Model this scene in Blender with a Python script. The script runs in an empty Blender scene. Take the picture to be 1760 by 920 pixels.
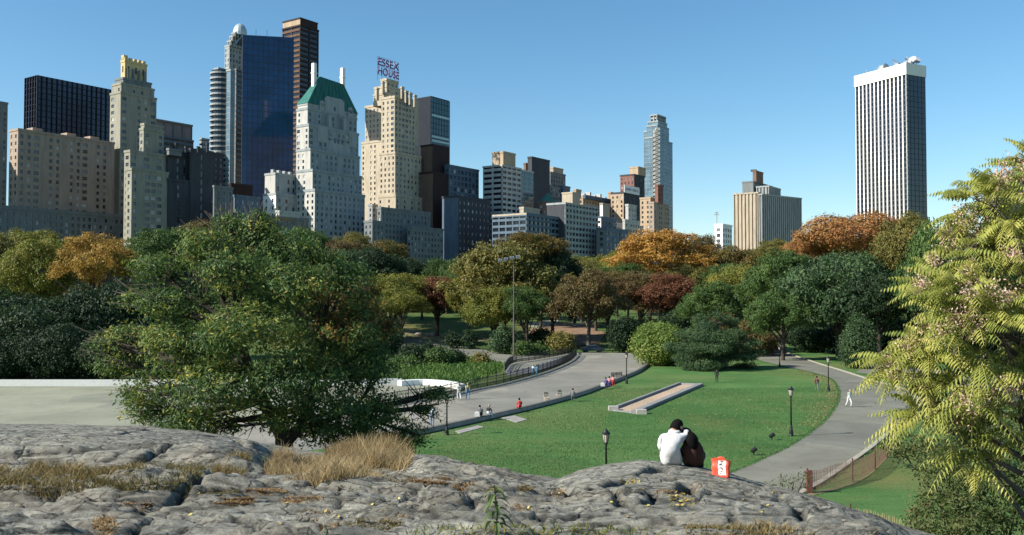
import bpy, bmesh, math, random
import numpy as np
from mathutils import Vector, Matrix, noise as mnoise
R = math.radians
SC = bpy.context.scene
COL = SC.collection
rnd = random.Random(7)

# ------------------------------------------------------------------ camera, sky, sun
F, CX, CY, H = 1600.0, 880.0, 460.0, 10.8        # focal length in photo pixels, image centre, eye height
PITCH = math.atan(50 / F)
cam = bpy.data.cameras.new('camera')
cam.lens = 36 * F / 1760
cam.sensor_width = 36
cam.clip_end = 6000
cam_o = bpy.data.objects.new('camera', cam)
COL.objects.link(cam_o)
cam_o.location = (0, 0, H)
cam_o.rotation_euler = (R(90) + PITCH, 0, 0)
SC.camera = cam_o

SUN_EL = R(34)
SUN_FROM = Vector((-0.955, -0.30, 0)).normalized()     # where the sun stands: to the left, a little behind us
world = bpy.data.worlds.new('World')
SC.world = world
world.use_nodes = True
wn = world.node_tree
wn.nodes.clear()
sky = wn.nodes.new('ShaderNodeTexSky')
sky.sky_type = 'NISHITA'
sky.sun_disc = False
sky.sun_elevation = SUN_EL
sky.sun_rotation = math.atan2(SUN_FROM.x, SUN_FROM.y)
sky.altitude = 0
sky.air_density = 1.0
sky.dust_density = 0.25
sky.ozone_density = 3.0
bg = wn.nodes.new('ShaderNodeBackground')
bg.inputs['Strength'].default_value = 0.088
wo = wn.nodes.new('ShaderNodeOutputWorld')
hs = wn.nodes.new('ShaderNodeHueSaturation'); hs.inputs['Saturation'].default_value = 1.18; hs.inputs['Hue'].default_value = 0.490
wn.links.new(sky.outputs[0], hs.inputs['Color'])
wn.links.new(hs.outputs[0], bg.inputs[0])
wn.links.new(bg.outputs[0], wo.inputs[0])
sun = bpy.data.lights.new('sun', 'SUN')
sun.energy = 5.0
sun.angle = R(0.5)
sun.color = (1.0, 0.94, 0.84)
sun_o = bpy.data.objects.new('sun', sun)
COL.objects.link(sun_o)
sd = Vector((SUN_FROM.x * math.cos(SUN_EL), SUN_FROM.y * math.cos(SUN_EL), math.sin(SUN_EL)))
sun_o.rotation_euler = sd.to_track_quat('Z', 'Y').to_euler()
SC.view_settings.view_transform = 'Standard'
SC.view_settings.look = 'None'
SC.view_settings.exposure = 0.85
SC.view_settings.gamma = 1
SC.view_settings.use_curve_mapping = False
SC.cycles.max_bounces = 6
SC.cycles.diffuse_bounces = 2
SC.cycles.glossy_bounces = 2
SC.cycles.transmission_bounces = 2
SC.cycles.transparent_max_bounces = 4
SC.cycles.use_denoising = True

# ------------------------------------------------------------------ from photo pixels to places
SP, CP = math.sin(PITCH), math.cos(PITCH)
def ray(px, py):
    dx, dy = (px - CX) / F, (CY - py) / F
    return Vector((dx, CP - SP * dy, SP + CP * dy))
def G(px, py, z=0.0):
    r = ray(px, py)
    t = (z - H) / r.z
    return Vector((r.x * t, r.y * t, z))
def AT(px, py, Y):
    r = ray(px, py)
    t = Y / r.y
    return Vector((r.x * t, Y, H + r.z * t))
def KX(px, py):
    r = ray(px, py)
    return r.x / r.y

# ------------------------------------------------------------------ noise
def _h(ix, iy, seed):
    n = (ix.astype(np.int64) * 374761393 + iy.astype(np.int64) * 668265263 + seed * 1442695041) & 0x7fffffff
    n = ((n ^ (n >> 13)) * 1274126177) & 0x7fffffff
    n = (n ^ (n >> 16)) & 0x7fffffff
    return n / float(0x7fffffff)
def vnoise(x, y, seed=0):
    x = np.asarray(x, float); y = np.asarray(y, float)
    ix, iy = np.floor(x), np.floor(y)
    fx, fy = x - ix, y - iy
    fx = fx * fx * fx * (fx * (fx * 6 - 15) + 10); fy = fy * fy * fy * (fy * (fy * 6 - 15) + 10)
    a = _h(ix, iy, seed); b = _h(ix + 1, iy, seed); c = _h(ix, iy + 1, seed); d = _h(ix + 1, iy + 1, seed)
    return (a * (1 - fx) + b * fx) * (1 - fy) + (c * (1 - fx) + d * fx) * fy
def fbm(x, y, seed=0, oct=4):
    s, a, t = 0, 1, 0
    for i in range(oct):
        s = s + a * (vnoise(x * 2 ** i, y * 2 ** i, seed + i * 17) * 2 - 1); t += a; a *= .5
    return s / t
def worley(x, y, seed=0):
    ix, iy = np.floor(x), np.floor(y)
    f1 = np.full(np.shape(x), 9.0); f2 = np.full(np.shape(x), 9.0); cid = np.zeros(np.shape(x))
    for dx in (-1, 0, 1):
        for dy in (-1, 0, 1):
            cx, cy = ix + dx, iy + dy
            px_, py_ = cx + _h(cx, cy, seed), cy + _h(cx, cy, seed + 91)
            d = np.hypot(x - px_, y - py_)
            c_ = _h(cx, cy, seed + 37)
            near = d < f1
            f2 = np.where(near, f1, np.minimum(f2, d)); cid = np.where(near, c_, cid); f1 = np.where(near, d, f1)
    return f1, f2, cid
def sstep(a, b, x):
    t = np.clip((x - a) / (b - a), 0, 1)
    return t * t * (3 - 2 * t)

# ------------------------------------------------------------------ materials
MATS = {}
class NT:
    def __init__(s, m):
        s.t = m.node_tree; s.t.nodes.clear()
    def n(s, typ, **kw):
        o = s.t.nodes.new(typ)
        for k, v in kw.items():
            if k in o.inputs: o.inputs[k].default_value = v
            else: setattr(o, k, v)
        return o
    def l(s, a, b): s.t.links.new(a, b)
    def ramp(s, fac, stops):
        r = s.n('ShaderNodeValToRGB')
        e = r.color_ramp.elements
        while len(e) < len(stops): e.new(0.5)
        for i, (p, c) in enumerate(stops):
            e[i].position = p; e[i].color = (*c, 1) if len(c) == 3 else c
        s.l(fac, r.inputs[0]); return r.outputs[0]
    def out(s, sh):
        o = s.n('ShaderNodeOutputMaterial'); s.l(sh, o.inputs[0])
def newmat(name):
    m = bpy.data.materials.new(name); m.use_nodes = True
    MATS[name] = m
    return m, NT(m)
def plain(name, col, rough=0.7, metal=0.0, var=0.15, scale=3.0, bump=0.0, spec=0.5):
    """one colour broken up by noise at two scales"""
    if name in MATS: return MATS[name]
    m, t = newmat(name)
    g = t.n('ShaderNodeNewGeometry')
    n1 = t.n('ShaderNodeTexNoise', Scale=scale, Detail=5.0, Roughness=0.65); t.l(g.outputs['Position'], n1.inputs['Vector'])
    lo = tuple(c * (1 - var) for c in col); hi = tuple(min(1, c * (1 + var)) for c in col)
    c = t.ramp(n1.outputs[0], [(0.3, lo), (0.7, hi)])
    p = t.n('ShaderNodeBsdfPrincipled', Roughness=rough, Metallic=metal)
    p.inputs['Specular IOR Level'].default_value = spec
    t.l(c, p.inputs['Base Color'])
    if bump:
        b = t.n('ShaderNodeBump', Strength=bump, Distance=0.05)
        t.l(n1.outputs[0], b.inputs['Height']); t.l(b.outputs[0], p.inputs['Normal'])
    t.out(p.outputs[0])
    return m
def leafmat(name, cols, trans=0.3, rough=0.55):
    """leaves: every leaf picks its own colour from a short range; some light passes through"""
    m, t = newmat(name)
    a = t.n('ShaderNodeAttribute', attribute_name='tint')
    k = len(cols)
    c = t.ramp(a.outputs['Fac'], [(i / (k - 1), q) for i, q in enumerate(cols)])
    p = t.n('ShaderNodeBsdfPrincipled', Roughness=rough)
    p.inputs['Specular IOR Level'].default_value = 0.25
    t.l(c, p.inputs['Base Color'])
    tr = t.n('ShaderNodeBsdfTranslucent'); t.l(c, tr.inputs[0])
    mx = t.n('ShaderNodeMixShader'); mx.inputs[0].default_value = trans
    t.l(p.outputs[0], mx.inputs[1]); t.l(tr.outputs[0], mx.inputs[2])
    t.out(mx.outputs[0])
    return m
def glassmat(name, col, rough=0.12, spec=0.5):
    if name in MATS: return MATS[name]
    m, t = newmat(name)
    g = t.n('ShaderNodeNewGeometry')
    n1 = t.n('ShaderNodeTexNoise', Scale=0.12, Detail=2.0); t.l(g.outputs['Position'], n1.inputs['Vector'])
    c = t.ramp(n1.outputs[0], [(0.35, tuple(x * .75 for x in col)), (0.65, tuple(x * 1.25 for x in col))])
    p = t.n('ShaderNodeBsdfPrincipled', Roughness=rough)
    p.inputs['Specular IOR Level'].default_value = spec
    t.l(c, p.inputs['Base Color'])
    t.out(p.outputs[0])
    return m
def stone(name, col, var=0.18):
    """masonry seen from far: storey-scale weathering streaks and blotches in the stone itself"""
    if name in MATS: return MATS[name]
    m, t = newmat(name)
    g = t.n('ShaderNodeNewGeometry')
    mp = t.n('ShaderNodeMapping'); mp.inputs['Scale'].default_value = (0.5, 0.5, 0.09); t.l(g.outputs['Position'], mp.inputs[0])
    n1 = t.n('ShaderNodeTexNoise', Scale=1.0, Detail=6.0, Roughness=0.7); t.l(mp.outputs[0], n1.inputs['Vector'])
    c = t.ramp(n1.outputs[0], [(0.3, tuple(x * (1 - 1.6 * var) for x in col)), (0.5, col), (0.72, tuple(min(1, x * (1 + var)) for x in col))])
    p = t.n('ShaderNodeBsdfPrincipled', Roughness=0.85)
    p.inputs['Specular IOR Level'].default_value = 0.2
    t.l(c, p.inputs['Base Color'])
    t.out(p.outputs[0])
    return m

# ------------------------------------------------------------------ building meshes
class MB:
    def __init__(s): s.v = []; s.f = []; s.m = []
    def quad(s, a, b, c, d, m=0):
        i = len(s.v); s.v += [tuple(a), tuple(b), tuple(c), tuple(d)]; s.f.append((i, i + 1, i + 2, i + 3)); s.m.append(m)
    def face(s, pts, m=0):
        i = len(s.v); s.v += [tuple(p) for p in pts]; s.f.append(tuple(range(i, i + len(pts)))); s.m.append(m)
    def hexa(s, p, m=0):
        """8 corners: bottom four counter-clockwise seen from above, then top four"""
        i = len(s.v); s.v += [tuple(q) for q in p]
        for f in ((3, 2, 1, 0), (4, 5, 6, 7), (0, 1, 5, 4), (1, 2, 6, 5), (2, 3, 7, 6), (3, 0, 4, 7)):
            s.f.append(tuple(i + k for k in f)); s.m.append(m)
    def box(s, x0, x1, y0, y1, z0, z1, m=0):
        s.hexa([(x0, y0, z0), (x1, y0, z0), (x1, y1, z0), (x0, y1, z0), (x0, y0, z1), (x1, y0, z1), (x1, y1, z1), (x0, y1, z1)], m)
    def prism(s, poly, z0, z1, m=0, top=True):
        n = len(poly); i = len(s.v)
        s.v += [(p[0], p[1], z0) for p in poly] + [(p[0], p[1], z1) for p in poly]
        for k in range(n):
            s.f.append((i + k, i + (k + 1) % n, i + n + (k + 1) % n, i + n + k)); s.m.append(m)
        if top: s.f.append(tuple(i + n + k for k in range(n))); s.m.append(m)
    def tube(s, a, b, r0, r1=None, n=8, m=0, caps=True):
        if r1 is None: r1 = r0
        a, b = Vector(a), Vector(b); d = (b - a)
        if d.length < 1e-6: return
        d.normalize(); u = d.orthogonal().normalized(); w = d.cross(u)
        i = len(s.v)
        for c, r in ((a, r0), (b, r1)):
            for k in range(n):
                an = 2 * math.pi * k / n
                s.v.append(tuple(c + (u * math.cos(an) + w * math.sin(an)) * r))
        for k in range(n):
            s.f.append((i + k, i + (k + 1) % n, i + n + (k + 1) % n, i + n + k)); s.m.append(m)
        if caps:
            s.f.append(tuple(i + n + k for k in range(n))); s.m.append(m)
            s.f.append(tuple(i + n - 1 - k for k in range(n))); s.m.append(m)
    def path(s, pts, rads, n=8, m=0):
        """a continuous limb through several points"""
        pts = [Vector(p) for p in pts]; i = len(s.v); u = None
        for j, c in enumerate(pts):
            d = (pts[min(j + 1, len(pts) - 1)] - pts[max(j - 1, 0)]).normalized()
            u = d.orthogonal().normalized() if u is None else (u - d * u.dot(d)).normalized()
            w = d.cross(u)
            for k in range(n):
                an = 2 * math.pi * k / n
                s.v.append(tuple(c + (u * math.cos(an) + w * math.sin(an)) * rads[j]))
        for j in range(len(pts) - 1):
            for k in range(n):
                a = i + j * n + k; b = i + j * n + (k + 1) % n
                s.f.append((a, b, b + n, a + n)); s.m.append(m)
        e = i + (len(pts) - 1) * n
        s.f.append(tuple(e + k for k in range(n))); s.m.append(m)
    def lathe(s, prof, c=(0, 0, 0), n=16, m=0):
        i = len(s.v)
        for r, z in prof:
            for k in range(n):
                an = 2 * math.pi * k / n
                s.v.append((c[0] + r * math.cos(an), c[1] + r * math.sin(an), c[2] + z))
        for j in range(len(prof) - 1):
            for k in range(n):
                a = i + j * n + k; b = i + j * n + (k + 1) % n
                s.f.append((a, b, b + n, a + n)); s.m.append(m)
        e = i + (len(prof) - 1) * n
        s.f.append(tuple(e + k for k in range(n))); s.m.append(m)
        s.f.append(tuple(i + n - 1 - k for k in range(n))); s.m.append(m)
    def mesh(s, name, mats, smooth=False):
        me = bpy.data.meshes.new(name)
        me.from_pydata(s.v, [], s.f)
        for m in (mats if isinstance(mats, (list, tuple)) else [mats]): me.materials.append(m)
        me.polygons.foreach_set('material_index', s.m)
        if smooth: me.polygons.foreach_set('use_smooth', [True] * len(s.f))
        me.update()
        return me
    def build(s, name, mats, parent=None, smooth=False, loc=None):
        return link(name, s.mesh(name, mats, smooth), parent, loc)
def link(name, me, parent=None, loc=None):
    o = bpy.data.objects.new(name, me); COL.objects.link(o)
    if parent is not None: o.parent = parent
    if loc is not None: o.location = loc
    return o
def tag(o, label=None, cat=None, group=None, kind=None):
    if label: o['label'] = label
    if cat: o['category'] = cat
    if group: o['group'] = group
    if kind: o['kind'] = kind
    return o
def empty(name, loc, label, cat, group=None, rz=0):
    o = bpy.data.objects.new(name, None); COL.objects.link(o)
    o.location = loc; o.rotation_euler = (0, 0, rz); o.empty_display_size = 0.3
    return tag(o, label, cat, group)
def copy_tree(o, parent=None):
    c = o.copy(); COL.objects.link(c); c.parent = parent
    for ch in o.children: copy_tree(ch, c)
    return c
def np_mesh(name, verts, quads, mats, tint=None, smooth=False):
    """quads: (n,4) index array; tint: one value per vertex"""
    me = bpy.data.meshes.new(name)
    nv, nq = len(verts), len(quads)
    me.vertices.add(nv); me.vertices.foreach_set('co', np.ascontiguousarray(verts, dtype=np.float32).ravel())
    me.loops.add(nq * 4); me.loops.foreach_set('vertex_index', np.ascontiguousarray(quads, dtype=np.int32).ravel())
    me.polygons.add(nq); me.polygons.foreach_set('loop_start', np.arange(0, nq * 4, 4, dtype=np.int32))
    me.polygons.foreach_set('use_smooth', np.full(nq, smooth))
    for m in (mats if isinstance(mats, (list, tuple)) else [mats]): me.materials.append(m)
    me.update(calc_edges=True)
    if tint is not None:
        a = me.attributes.new('tint', 'FLOAT', 'POINT'); a.data.foreach_set('value', np.ascontiguousarray(tint, dtype=np.float32))
    return me
# ------------------------------------------------------------------ the rock outcrop we stand on
_RX = [-300, 142, 250, 330, 400, 450, 520, 600, 700, 760, 800, 850, 900, 960, 1000, 1050, 1100, 1140, 1200, 1250, 1300, 1350, 1400, 1450, 1500, 1560, 1620, 1760, 2060]
_RY = [726, 731, 733, 740, 751, 762, 775, 782, 781, 786, 796, 805, 818, 826, 808, 797, 790, 793, 801, 815, 830, 842, 855, 872, 890, 912, 930, 985, 1100]
_RD = [26, 26, 26, 26, 25.5, 25, 24, 22, 20, 19, 18, 17, 16, 15, 16, 16.6, 17, 17, 16.5, 16, 15.5, 15, 14.5, 14, 13.5, 13, 12.5, 12, 11]
_RZ = [AT(a, b, c).z for a, b, c in zip(_RX, _RY, _RD)]
def crevice(px, y, pts, width, depth):
    """a cut along a polyline given as (column, distance)"""
    out = np.zeros(np.shape(px))
    for (a, b), (c, d) in zip(pts[:-1], pts[1:]):
        ax, ay, bx, by = (a - CX) / F * b, b, (c - CX) / F * d, d
        x = (px - CX) / F * y
        dx, dy = bx - ax, by - ay
        t = np.clip(((x - ax) * dx + (y - ay) * dy) / (dx * dx + dy * dy), 0, 1)
        dist = np.hypot(x - ax - t * dx, y - ay - t * dy)
        out = np.maximum(out, sstep(width, 0, dist) * depth)
    return out
def base_d(px, py):
    """distance at which the sight line meets the smooth base of the rock"""
    ze = float(np.interp(px, _RX, _RZ)); re = float(np.interp(px, _RX, _RD)); m = (ze - 9.3) / (re - 5.85)
    return min(re * 1.02, (H - 9.3 + m * 5.85) / ((py - 510) / F + m))
CRACKS = [([(a, base_d(a, b)) for a, b in pts], w, d) for pts, w, d in (
    ([(1050, 829), (1070, 823), (1097, 812), (1142, 802)], .24, .26), ([(975, 835), (980, 850), (1020, 852), (1050, 855)], .10, .12), ([(1050, 855), (1065, 867), (1090, 872)], .06, .08),
    ([(1115, 840), (1125, 862), (1102, 870)], .08, .10), ([(1167, 835), (1182, 832), (1170, 857)], .13, .16), ([(940, 855), (950, 870), (1005, 865)], .07, .09),
    ([(780, 862), (805, 865), (830, 860)], .08, .10), ([(940, 890), (1005, 882)], .07, .08), ([(1256, 809), (1290, 820), (1332, 835)], .16, .14), ([(1320, 871), (1346, 868)], .06, .07),
    ([(1368, 880), (1385, 895), (1410, 893)], .08, .09), ([(1471, 888), (1505, 896)], .26, .22), ([(1276, 849), (1315, 858), (1350, 860)], .04, .05), ([(1254, 871), (1258, 910)], .025, .05),
    ([(1410, 866), (1430, 876)], .06, .07), ([(396, 790), (425, 792), (458, 799)], .42, .30), ([(698, 867), (708, 857), (718, 849)], .07, .14), ([(755, 881), (800, 874), (840, 880)], .06, .10),
    ([(759, 853), (800, 844)], .07, .10), ([(532, 888), (570, 898), (605, 910)], .07, .12), ([(405, 845), (450, 848), (498, 853)], .07, .10), ([(445, 865), (500, 868), (536, 874)], .04, .07),
    ([(650, 838), (691, 847), (707, 838)], .05, .08), ([(573, 845), (585, 860), (595, 876)], .035, .07), ([(441, 888), (459, 913)], .05, .10), ([(400, 880), (441, 888)], .03, .05),
    ([(147, 869), (190, 869), (230, 871)], .05, .10), ([(232, 910), (241, 884), (290, 872)], .05, .10), ([(234, 912), (316, 891)], .04, .08), ([(207, 760), (264, 751), (335, 749)], .12, .12),
    ([(290, 758), (330, 762), (372, 764)], .09, .10), ([(384, 751), (400, 762), (417, 775)], .12, .13), ([(252, 771), (310, 773), (372, 776)], .08, .09), ([(140, 777), (215, 781), (300, 784)], .06, .08),
    ([(150, 745), (230, 746), (320, 752)], .12, .10), ([(60, 760), (140, 768)], .10, .12), ([(160, 796), (260, 792), (340, 790)], .06, .08), ([(20, 880), (100, 872), (150, 890)], .06, .12), ([(1560, 915), (1500, 905)], .08, .10),
    ([(620, 885), (680, 880), (740, 890)], .04, .08), ([(830, 830), (880, 836), (930, 842)], .09, .10), ([(860, 870), (905, 878), (950, 905)], .05, .09), ([(1060, 890), (1110, 885), (1160, 900)], .03, .05),
    ([(1190, 870), (1230, 850), (1300, 848)], .04, .06), ([(310, 850), (350, 842), (400, 835)], .08, .12), ([(470, 835), (510, 842), (560, 832)], .09, .12))]
def rock_z(x, y, fine=True):
    x = np.asarray(x, float); y = np.asarray(y, float)
    yy = np.maximum(y, 5.0)
    px = CX + F * x / yy
    ze = np.interp(px, _RX, _RZ); re = np.interp(px, _RX, _RD)
    t = (y - 5.85) / (re - 5.85)
    zn = 9.3 - 1.5 * sstep(1480, 1800, px) - .25 * np.clip(-x - 6, 0, 9) / 9
    z = np.where(t < 1, zn + (ze - zn) * np.clip(t, 0, 1), 0) - .25 * sstep(5.5, 4.0, y) * 0
    d = np.maximum(y - re, 0)
    z = np.where(t >= 1, ze - 0.19 * d - 0.035 * d * d, z)
    # relief stays low close to the skyline so that the outline keeps its shape
    k = sstep(0, 0.30, 1 - t) * 0.85 + 0.15
    k = np.where(t > 1, 0.15, k)
    left = px < 960
    k = k * (1 - .72 * sstep(450, 400, px) * sstep(12.6, 13.4, y)) * (1 - .45 * sstep(960, 1010, px) * sstep(.45, .7, t))
    # the long slab on the left and the grassy hollows under it
    z = z + 0.16 * sstep(12.2, 12.9, y + 0.3 * fbm(x * .5, y * .2, 5)) * sstep(470, 400, px) * sstep(1.02, 0.55, t)
    z = z - 0.14 * sstep(9.3, 10.2, y) * sstep(12.6, 12.0, y) * sstep(520, 380, px)
    z = z - 0.16 * sstep(430, 480, px) * sstep(740, 680, px) * sstep(12.2, 13.4, y) * sstep(1.0, .8, t)
    # broad folds, then ledges, then joints
    z = z + k * 0.07 * fbm(x * .33 + 4, y * .45, 11, 3)
    q = fbm(x * .55 - y * .12, y * .95 + x * .18, 23, 3) * 7.0
    fl = np.floor(q); fr = q - fl
    z = z + k * 0.045 * (fl + sstep(0.88, 0.99, fr)) * np.where(left, .9, 0.5)
    wx = x + 0.35 * fbm(x * .8, y * .8, 31, 2); wy = y + 0.35 * fbm(x * .8, y * .8, 37, 2)
    f1, f2, cid = worley((wx * .75 + wy * .15) * np.where(left, 1, .6), (wy * 1.25 - wx * .25) * np.where(left, 1, .6), 3)
    z = z + k * (cid - .5) * 0.022 - k * 0.06 * sstep(0.05, 0.0, f2 - f1)
    if fine:
        f1, f2, cid = worley(wx * 2.1 + wy * .5, wy * 3.6 - wx * .6, 8)
        z = z + k * (cid - .5) * 0.018 - k * 0.035 * sstep(0.08, 0.0, f2 - f1) * sstep(.35, .6, vnoise(x * .7, y * .7, 77))
        fol = fbm((x * .5 + y * .1) * 1.6, (y - x * .12) * 7.5 + 1.3 * fbm(x * .9, y * .9, 41, 2), 43, 4)   # foliation of the schist
        z = z + (.3 + .7 * k) * (0.024 * fol + 0.016 * sstep(.0, .05, fol) + 0.014 * sstep(.28, .31, fol))
        z = z + 0.010 * fbm(x * 9, y * 9, 47, 3)
        wob = 2.5 * fbm(x * 2.2, y * 2.2, 83, 2)
        for pts, w, d in CRACKS: z = z - crevice(px + wob, y + wob * .02, pts, w, d)
    side = np.maximum(np.abs(x + 3) - 24, 0)
    z = z - 0.02 * side * side - 0.05 * side
    bk = np.maximum(-4 - y, 0)
    z = z - 0.25 * bk - 0.05 * bk * bk
    return np.maximum(z, -0.6)
def rz(x, y): return float(rock_z(np.array([x]), np.array([y]))[0])
_foot = {}
def _shell():
    xs = np.concatenate([np.linspace(-62, -15, 70)[:-1], np.linspace(-15, 12, 560), np.linspace(12, 50, 60)[1:]])
    ys = np.concatenate([np.linspace(-18, 5, 50)[:-1], np.linspace(5, 10, 190)[:-1], np.linspace(10, 18, 190)[:-1], np.linspace(18, 28, 110)[:-1], np.linspace(28, 48, 40)])
    X, Y = np.meshgrid(xs, ys)
    Z = rock_z(X, Y)
    n, m = len(xs), len(ys)
    v = np.stack([X.ravel(), Y.ravel(), Z.ravel()], 1)
    i = (np.arange(m - 1)[:, None] * n + np.arange(n - 1)[None, :]).ravel()
    q = np.stack([i, i + 1, i + n + 1, i + n], 1)
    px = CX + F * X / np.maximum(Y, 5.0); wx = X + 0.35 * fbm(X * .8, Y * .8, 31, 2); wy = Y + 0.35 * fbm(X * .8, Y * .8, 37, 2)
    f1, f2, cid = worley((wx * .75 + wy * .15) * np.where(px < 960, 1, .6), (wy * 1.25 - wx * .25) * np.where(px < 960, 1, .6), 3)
    crack_dark = sstep(.06, .0, f2 - f1) * .55
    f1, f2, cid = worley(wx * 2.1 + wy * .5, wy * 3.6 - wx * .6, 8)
    crack_dark = np.maximum(crack_dark, sstep(.10, .0, f2 - f1) * sstep(.35, .6, vnoise(X * .7, Y * .7, 77)) * .8)
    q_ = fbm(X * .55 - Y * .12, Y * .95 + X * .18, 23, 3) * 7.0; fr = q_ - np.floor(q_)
    crack_dark = np.maximum(crack_dark, sstep(.80, .9, fr) * sstep(1.0, .93, fr) * .8)
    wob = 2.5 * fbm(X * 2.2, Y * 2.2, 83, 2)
    for pts, w, d in CRACKS: crack_dark = np.maximum(crack_dark, crevice(px + wob, Y + wob * .02, pts, w * 1.15, 1.15))
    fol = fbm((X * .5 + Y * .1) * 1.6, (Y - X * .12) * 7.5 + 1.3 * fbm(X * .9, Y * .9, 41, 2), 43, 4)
    crack_dark = np.maximum(crack_dark, sstep(-.30, -.45, fol) * .5)
    return np_mesh('rock_outcrop', v, q, rock_mat(), tint=np.clip(crack_dark, 0, 1).ravel(), smooth=True)
def rock_mat():
    m, t = newmat('schist')
    g = t.n('ShaderNodeNewGeometry')
    mp = t.n('ShaderNodeMapping'); mp.inputs['Scale'].default_value = (1.2, 5.0, 5.0); mp.inputs['Rotation'].default_value = (0, 0, R(8)); t.l(g.outputs['Position'], mp.inputs[0])
    n1 = t.n('ShaderNodeTexNoise', Scale=1.0, Detail=8.0, Roughness=0.7, Distortion=0.6); t.l(mp.outputs[0], n1.inputs['Vector'])
    n2 = t.n('ShaderNodeTexNoise', Scale=0.55, Detail=4.0, Roughness=0.6); t.l(g.outputs['Position'], n2.inputs['Vector'])
    n3 = t.n('ShaderNodeTexNoise', Scale=22.0, Detail=5.0, Roughness=0.75); t.l(g.outputs['Position'], n3.inputs['Vector'])
    n4 = t.n('ShaderNodeTexNoise', Scale=1.7, Detail=6.0, Roughness=0.65); t.l(g.outputs['Position'], n4.inputs['Vector'])
    c1 = t.ramp(n1.outputs[0], [(0.30, (.075, .074, .062)), (0.44, (.195, .192, .16)), (0.63, (.33, .322, .27))])
    c2 = t.ramp(n3.outputs[0], [(0.30, (.55, .55, .56)), (0.5, (1, 1, 1)), (0.72, (1.25, 1.22, 1.16))])
    mx = t.n('ShaderNodeMix', data_type='RGBA', blend_type='MULTIPLY'); mx.inputs[0].default_value = 1
    t.l(c1, mx.inputs[6]); t.l(c2, mx.inputs[7])
    # dark lichen blotches
    lf = t.ramp(n4.outputs[0], [(0.56, (0, 0, 0)), (0.64, (1, 1, 1))])
    m2 = t.n('ShaderNodeMix', data_type='RGBA'); t.l(lf, m2.inputs[0]); t.l(mx.outputs[2], m2.inputs[6]); m2.inputs[7].default_value = (.10, .10, .09, 1)
    sc = t.n('ShaderNodeMath', operation='MULTIPLY'); t.l(lf, sc.inputs[0]); sc.inputs[1].default_value = 0.75; t.l(sc.outputs[0], m2.inputs[0])
    # warm, paler schist on the right-hand dome, and brown soil stains
    sf = t.ramp(n2.outputs[0], [(0.52, (0, 0, 0)), (0.70, (1, 1, 1))])
    m3 = t.n('ShaderNodeMix', data_type='RGBA'); t.l(m2.outputs[2], m3.inputs[6]); m3.inputs[7].default_value = (.27, .225, .16, 1)
    s3 = t.n('ShaderNodeMath', operation='MULTIPLY'); t.l(sf, s3.inputs[0]); s3.inputs[1].default_value = 0.45; t.l(s3.outputs[0], m3.inputs[0])
    # darker along the joints, ledges and cracks
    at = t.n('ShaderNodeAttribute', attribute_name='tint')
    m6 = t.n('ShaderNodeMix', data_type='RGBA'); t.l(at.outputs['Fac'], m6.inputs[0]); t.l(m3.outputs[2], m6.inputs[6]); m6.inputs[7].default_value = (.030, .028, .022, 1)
    p = t.n('ShaderNodeBsdfPrincipled', Roughness=0.85); p.inputs['Specular IOR Level'].default_value = 0.3
    t.l(m6.outputs[2], p.inputs['Base Color'])
    vo = t.n('ShaderNodeTexVoronoi', feature='DISTANCE_TO_EDGE', Scale=2.6); 
    m5 = t.n('ShaderNodeMapping'); m5.inputs['Scale'].default_value = (.6, 1.6, 1.6); t.l(g.outputs['Position'], m5.inputs[0])
    n5 = t.n('ShaderNodeTexNoise', Scale=1.5, Detail=3.0); t.l(m5.outputs[0], n5.inputs['Vector'])
    va = t.n('ShaderNodeVectorMath', operation='MULTIPLY_ADD'); t.l(n5.outputs[1], va.inputs[0]); va.inputs[1].default_value = (.8, .8, .8); t.l(m5.outputs[0], va.inputs[2])
    t.l(va.outputs[0], vo.inputs['Vector'])
    cr = t.ramp(vo.outputs['Distance'], [(0.0, (0, 0, 0)), (0.045, (1, 1, 1))])
    b3 = t.n('ShaderNodeBump', Strength=0.8, Distance=0.05); t.l(cr, b3.inputs['Height'])
    b1 = t.n('ShaderNodeBump', Strength=1.0, Distance=0.08); t.l(n1.outputs[0], b1.inputs['Height']); t.l(b3.outputs[0], b1.inputs['Normal'])
    b2 = t.n('ShaderNodeBump', Strength=0.7, Distance=0.02); t.l(n3.outputs[0], b2.inputs['Height']); t.l(b1.outputs[0], b2.inputs['Normal'])
    t.l(b2.outputs[0], p.inputs['Normal'])
    t.out(p.outputs[0])
    return m
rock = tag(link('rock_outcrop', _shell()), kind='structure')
def on_rock(px, py, lo=4.0, hi=30.0):
    """where the sight line through a photo pixel first meets the rock"""
    r = ray(px, py)
    ys = np.linspace(lo, hi, 900); t = ys / r.y
    d = (H + r.z * t) - rock_z(r.x * t, ys)
    k = np.where(d < 0)[0]
    y = ys[k[0]] if len(k) else hi
    x = r.x / r.y * y
    return Vector((x, y, rz(x, y)))

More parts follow.
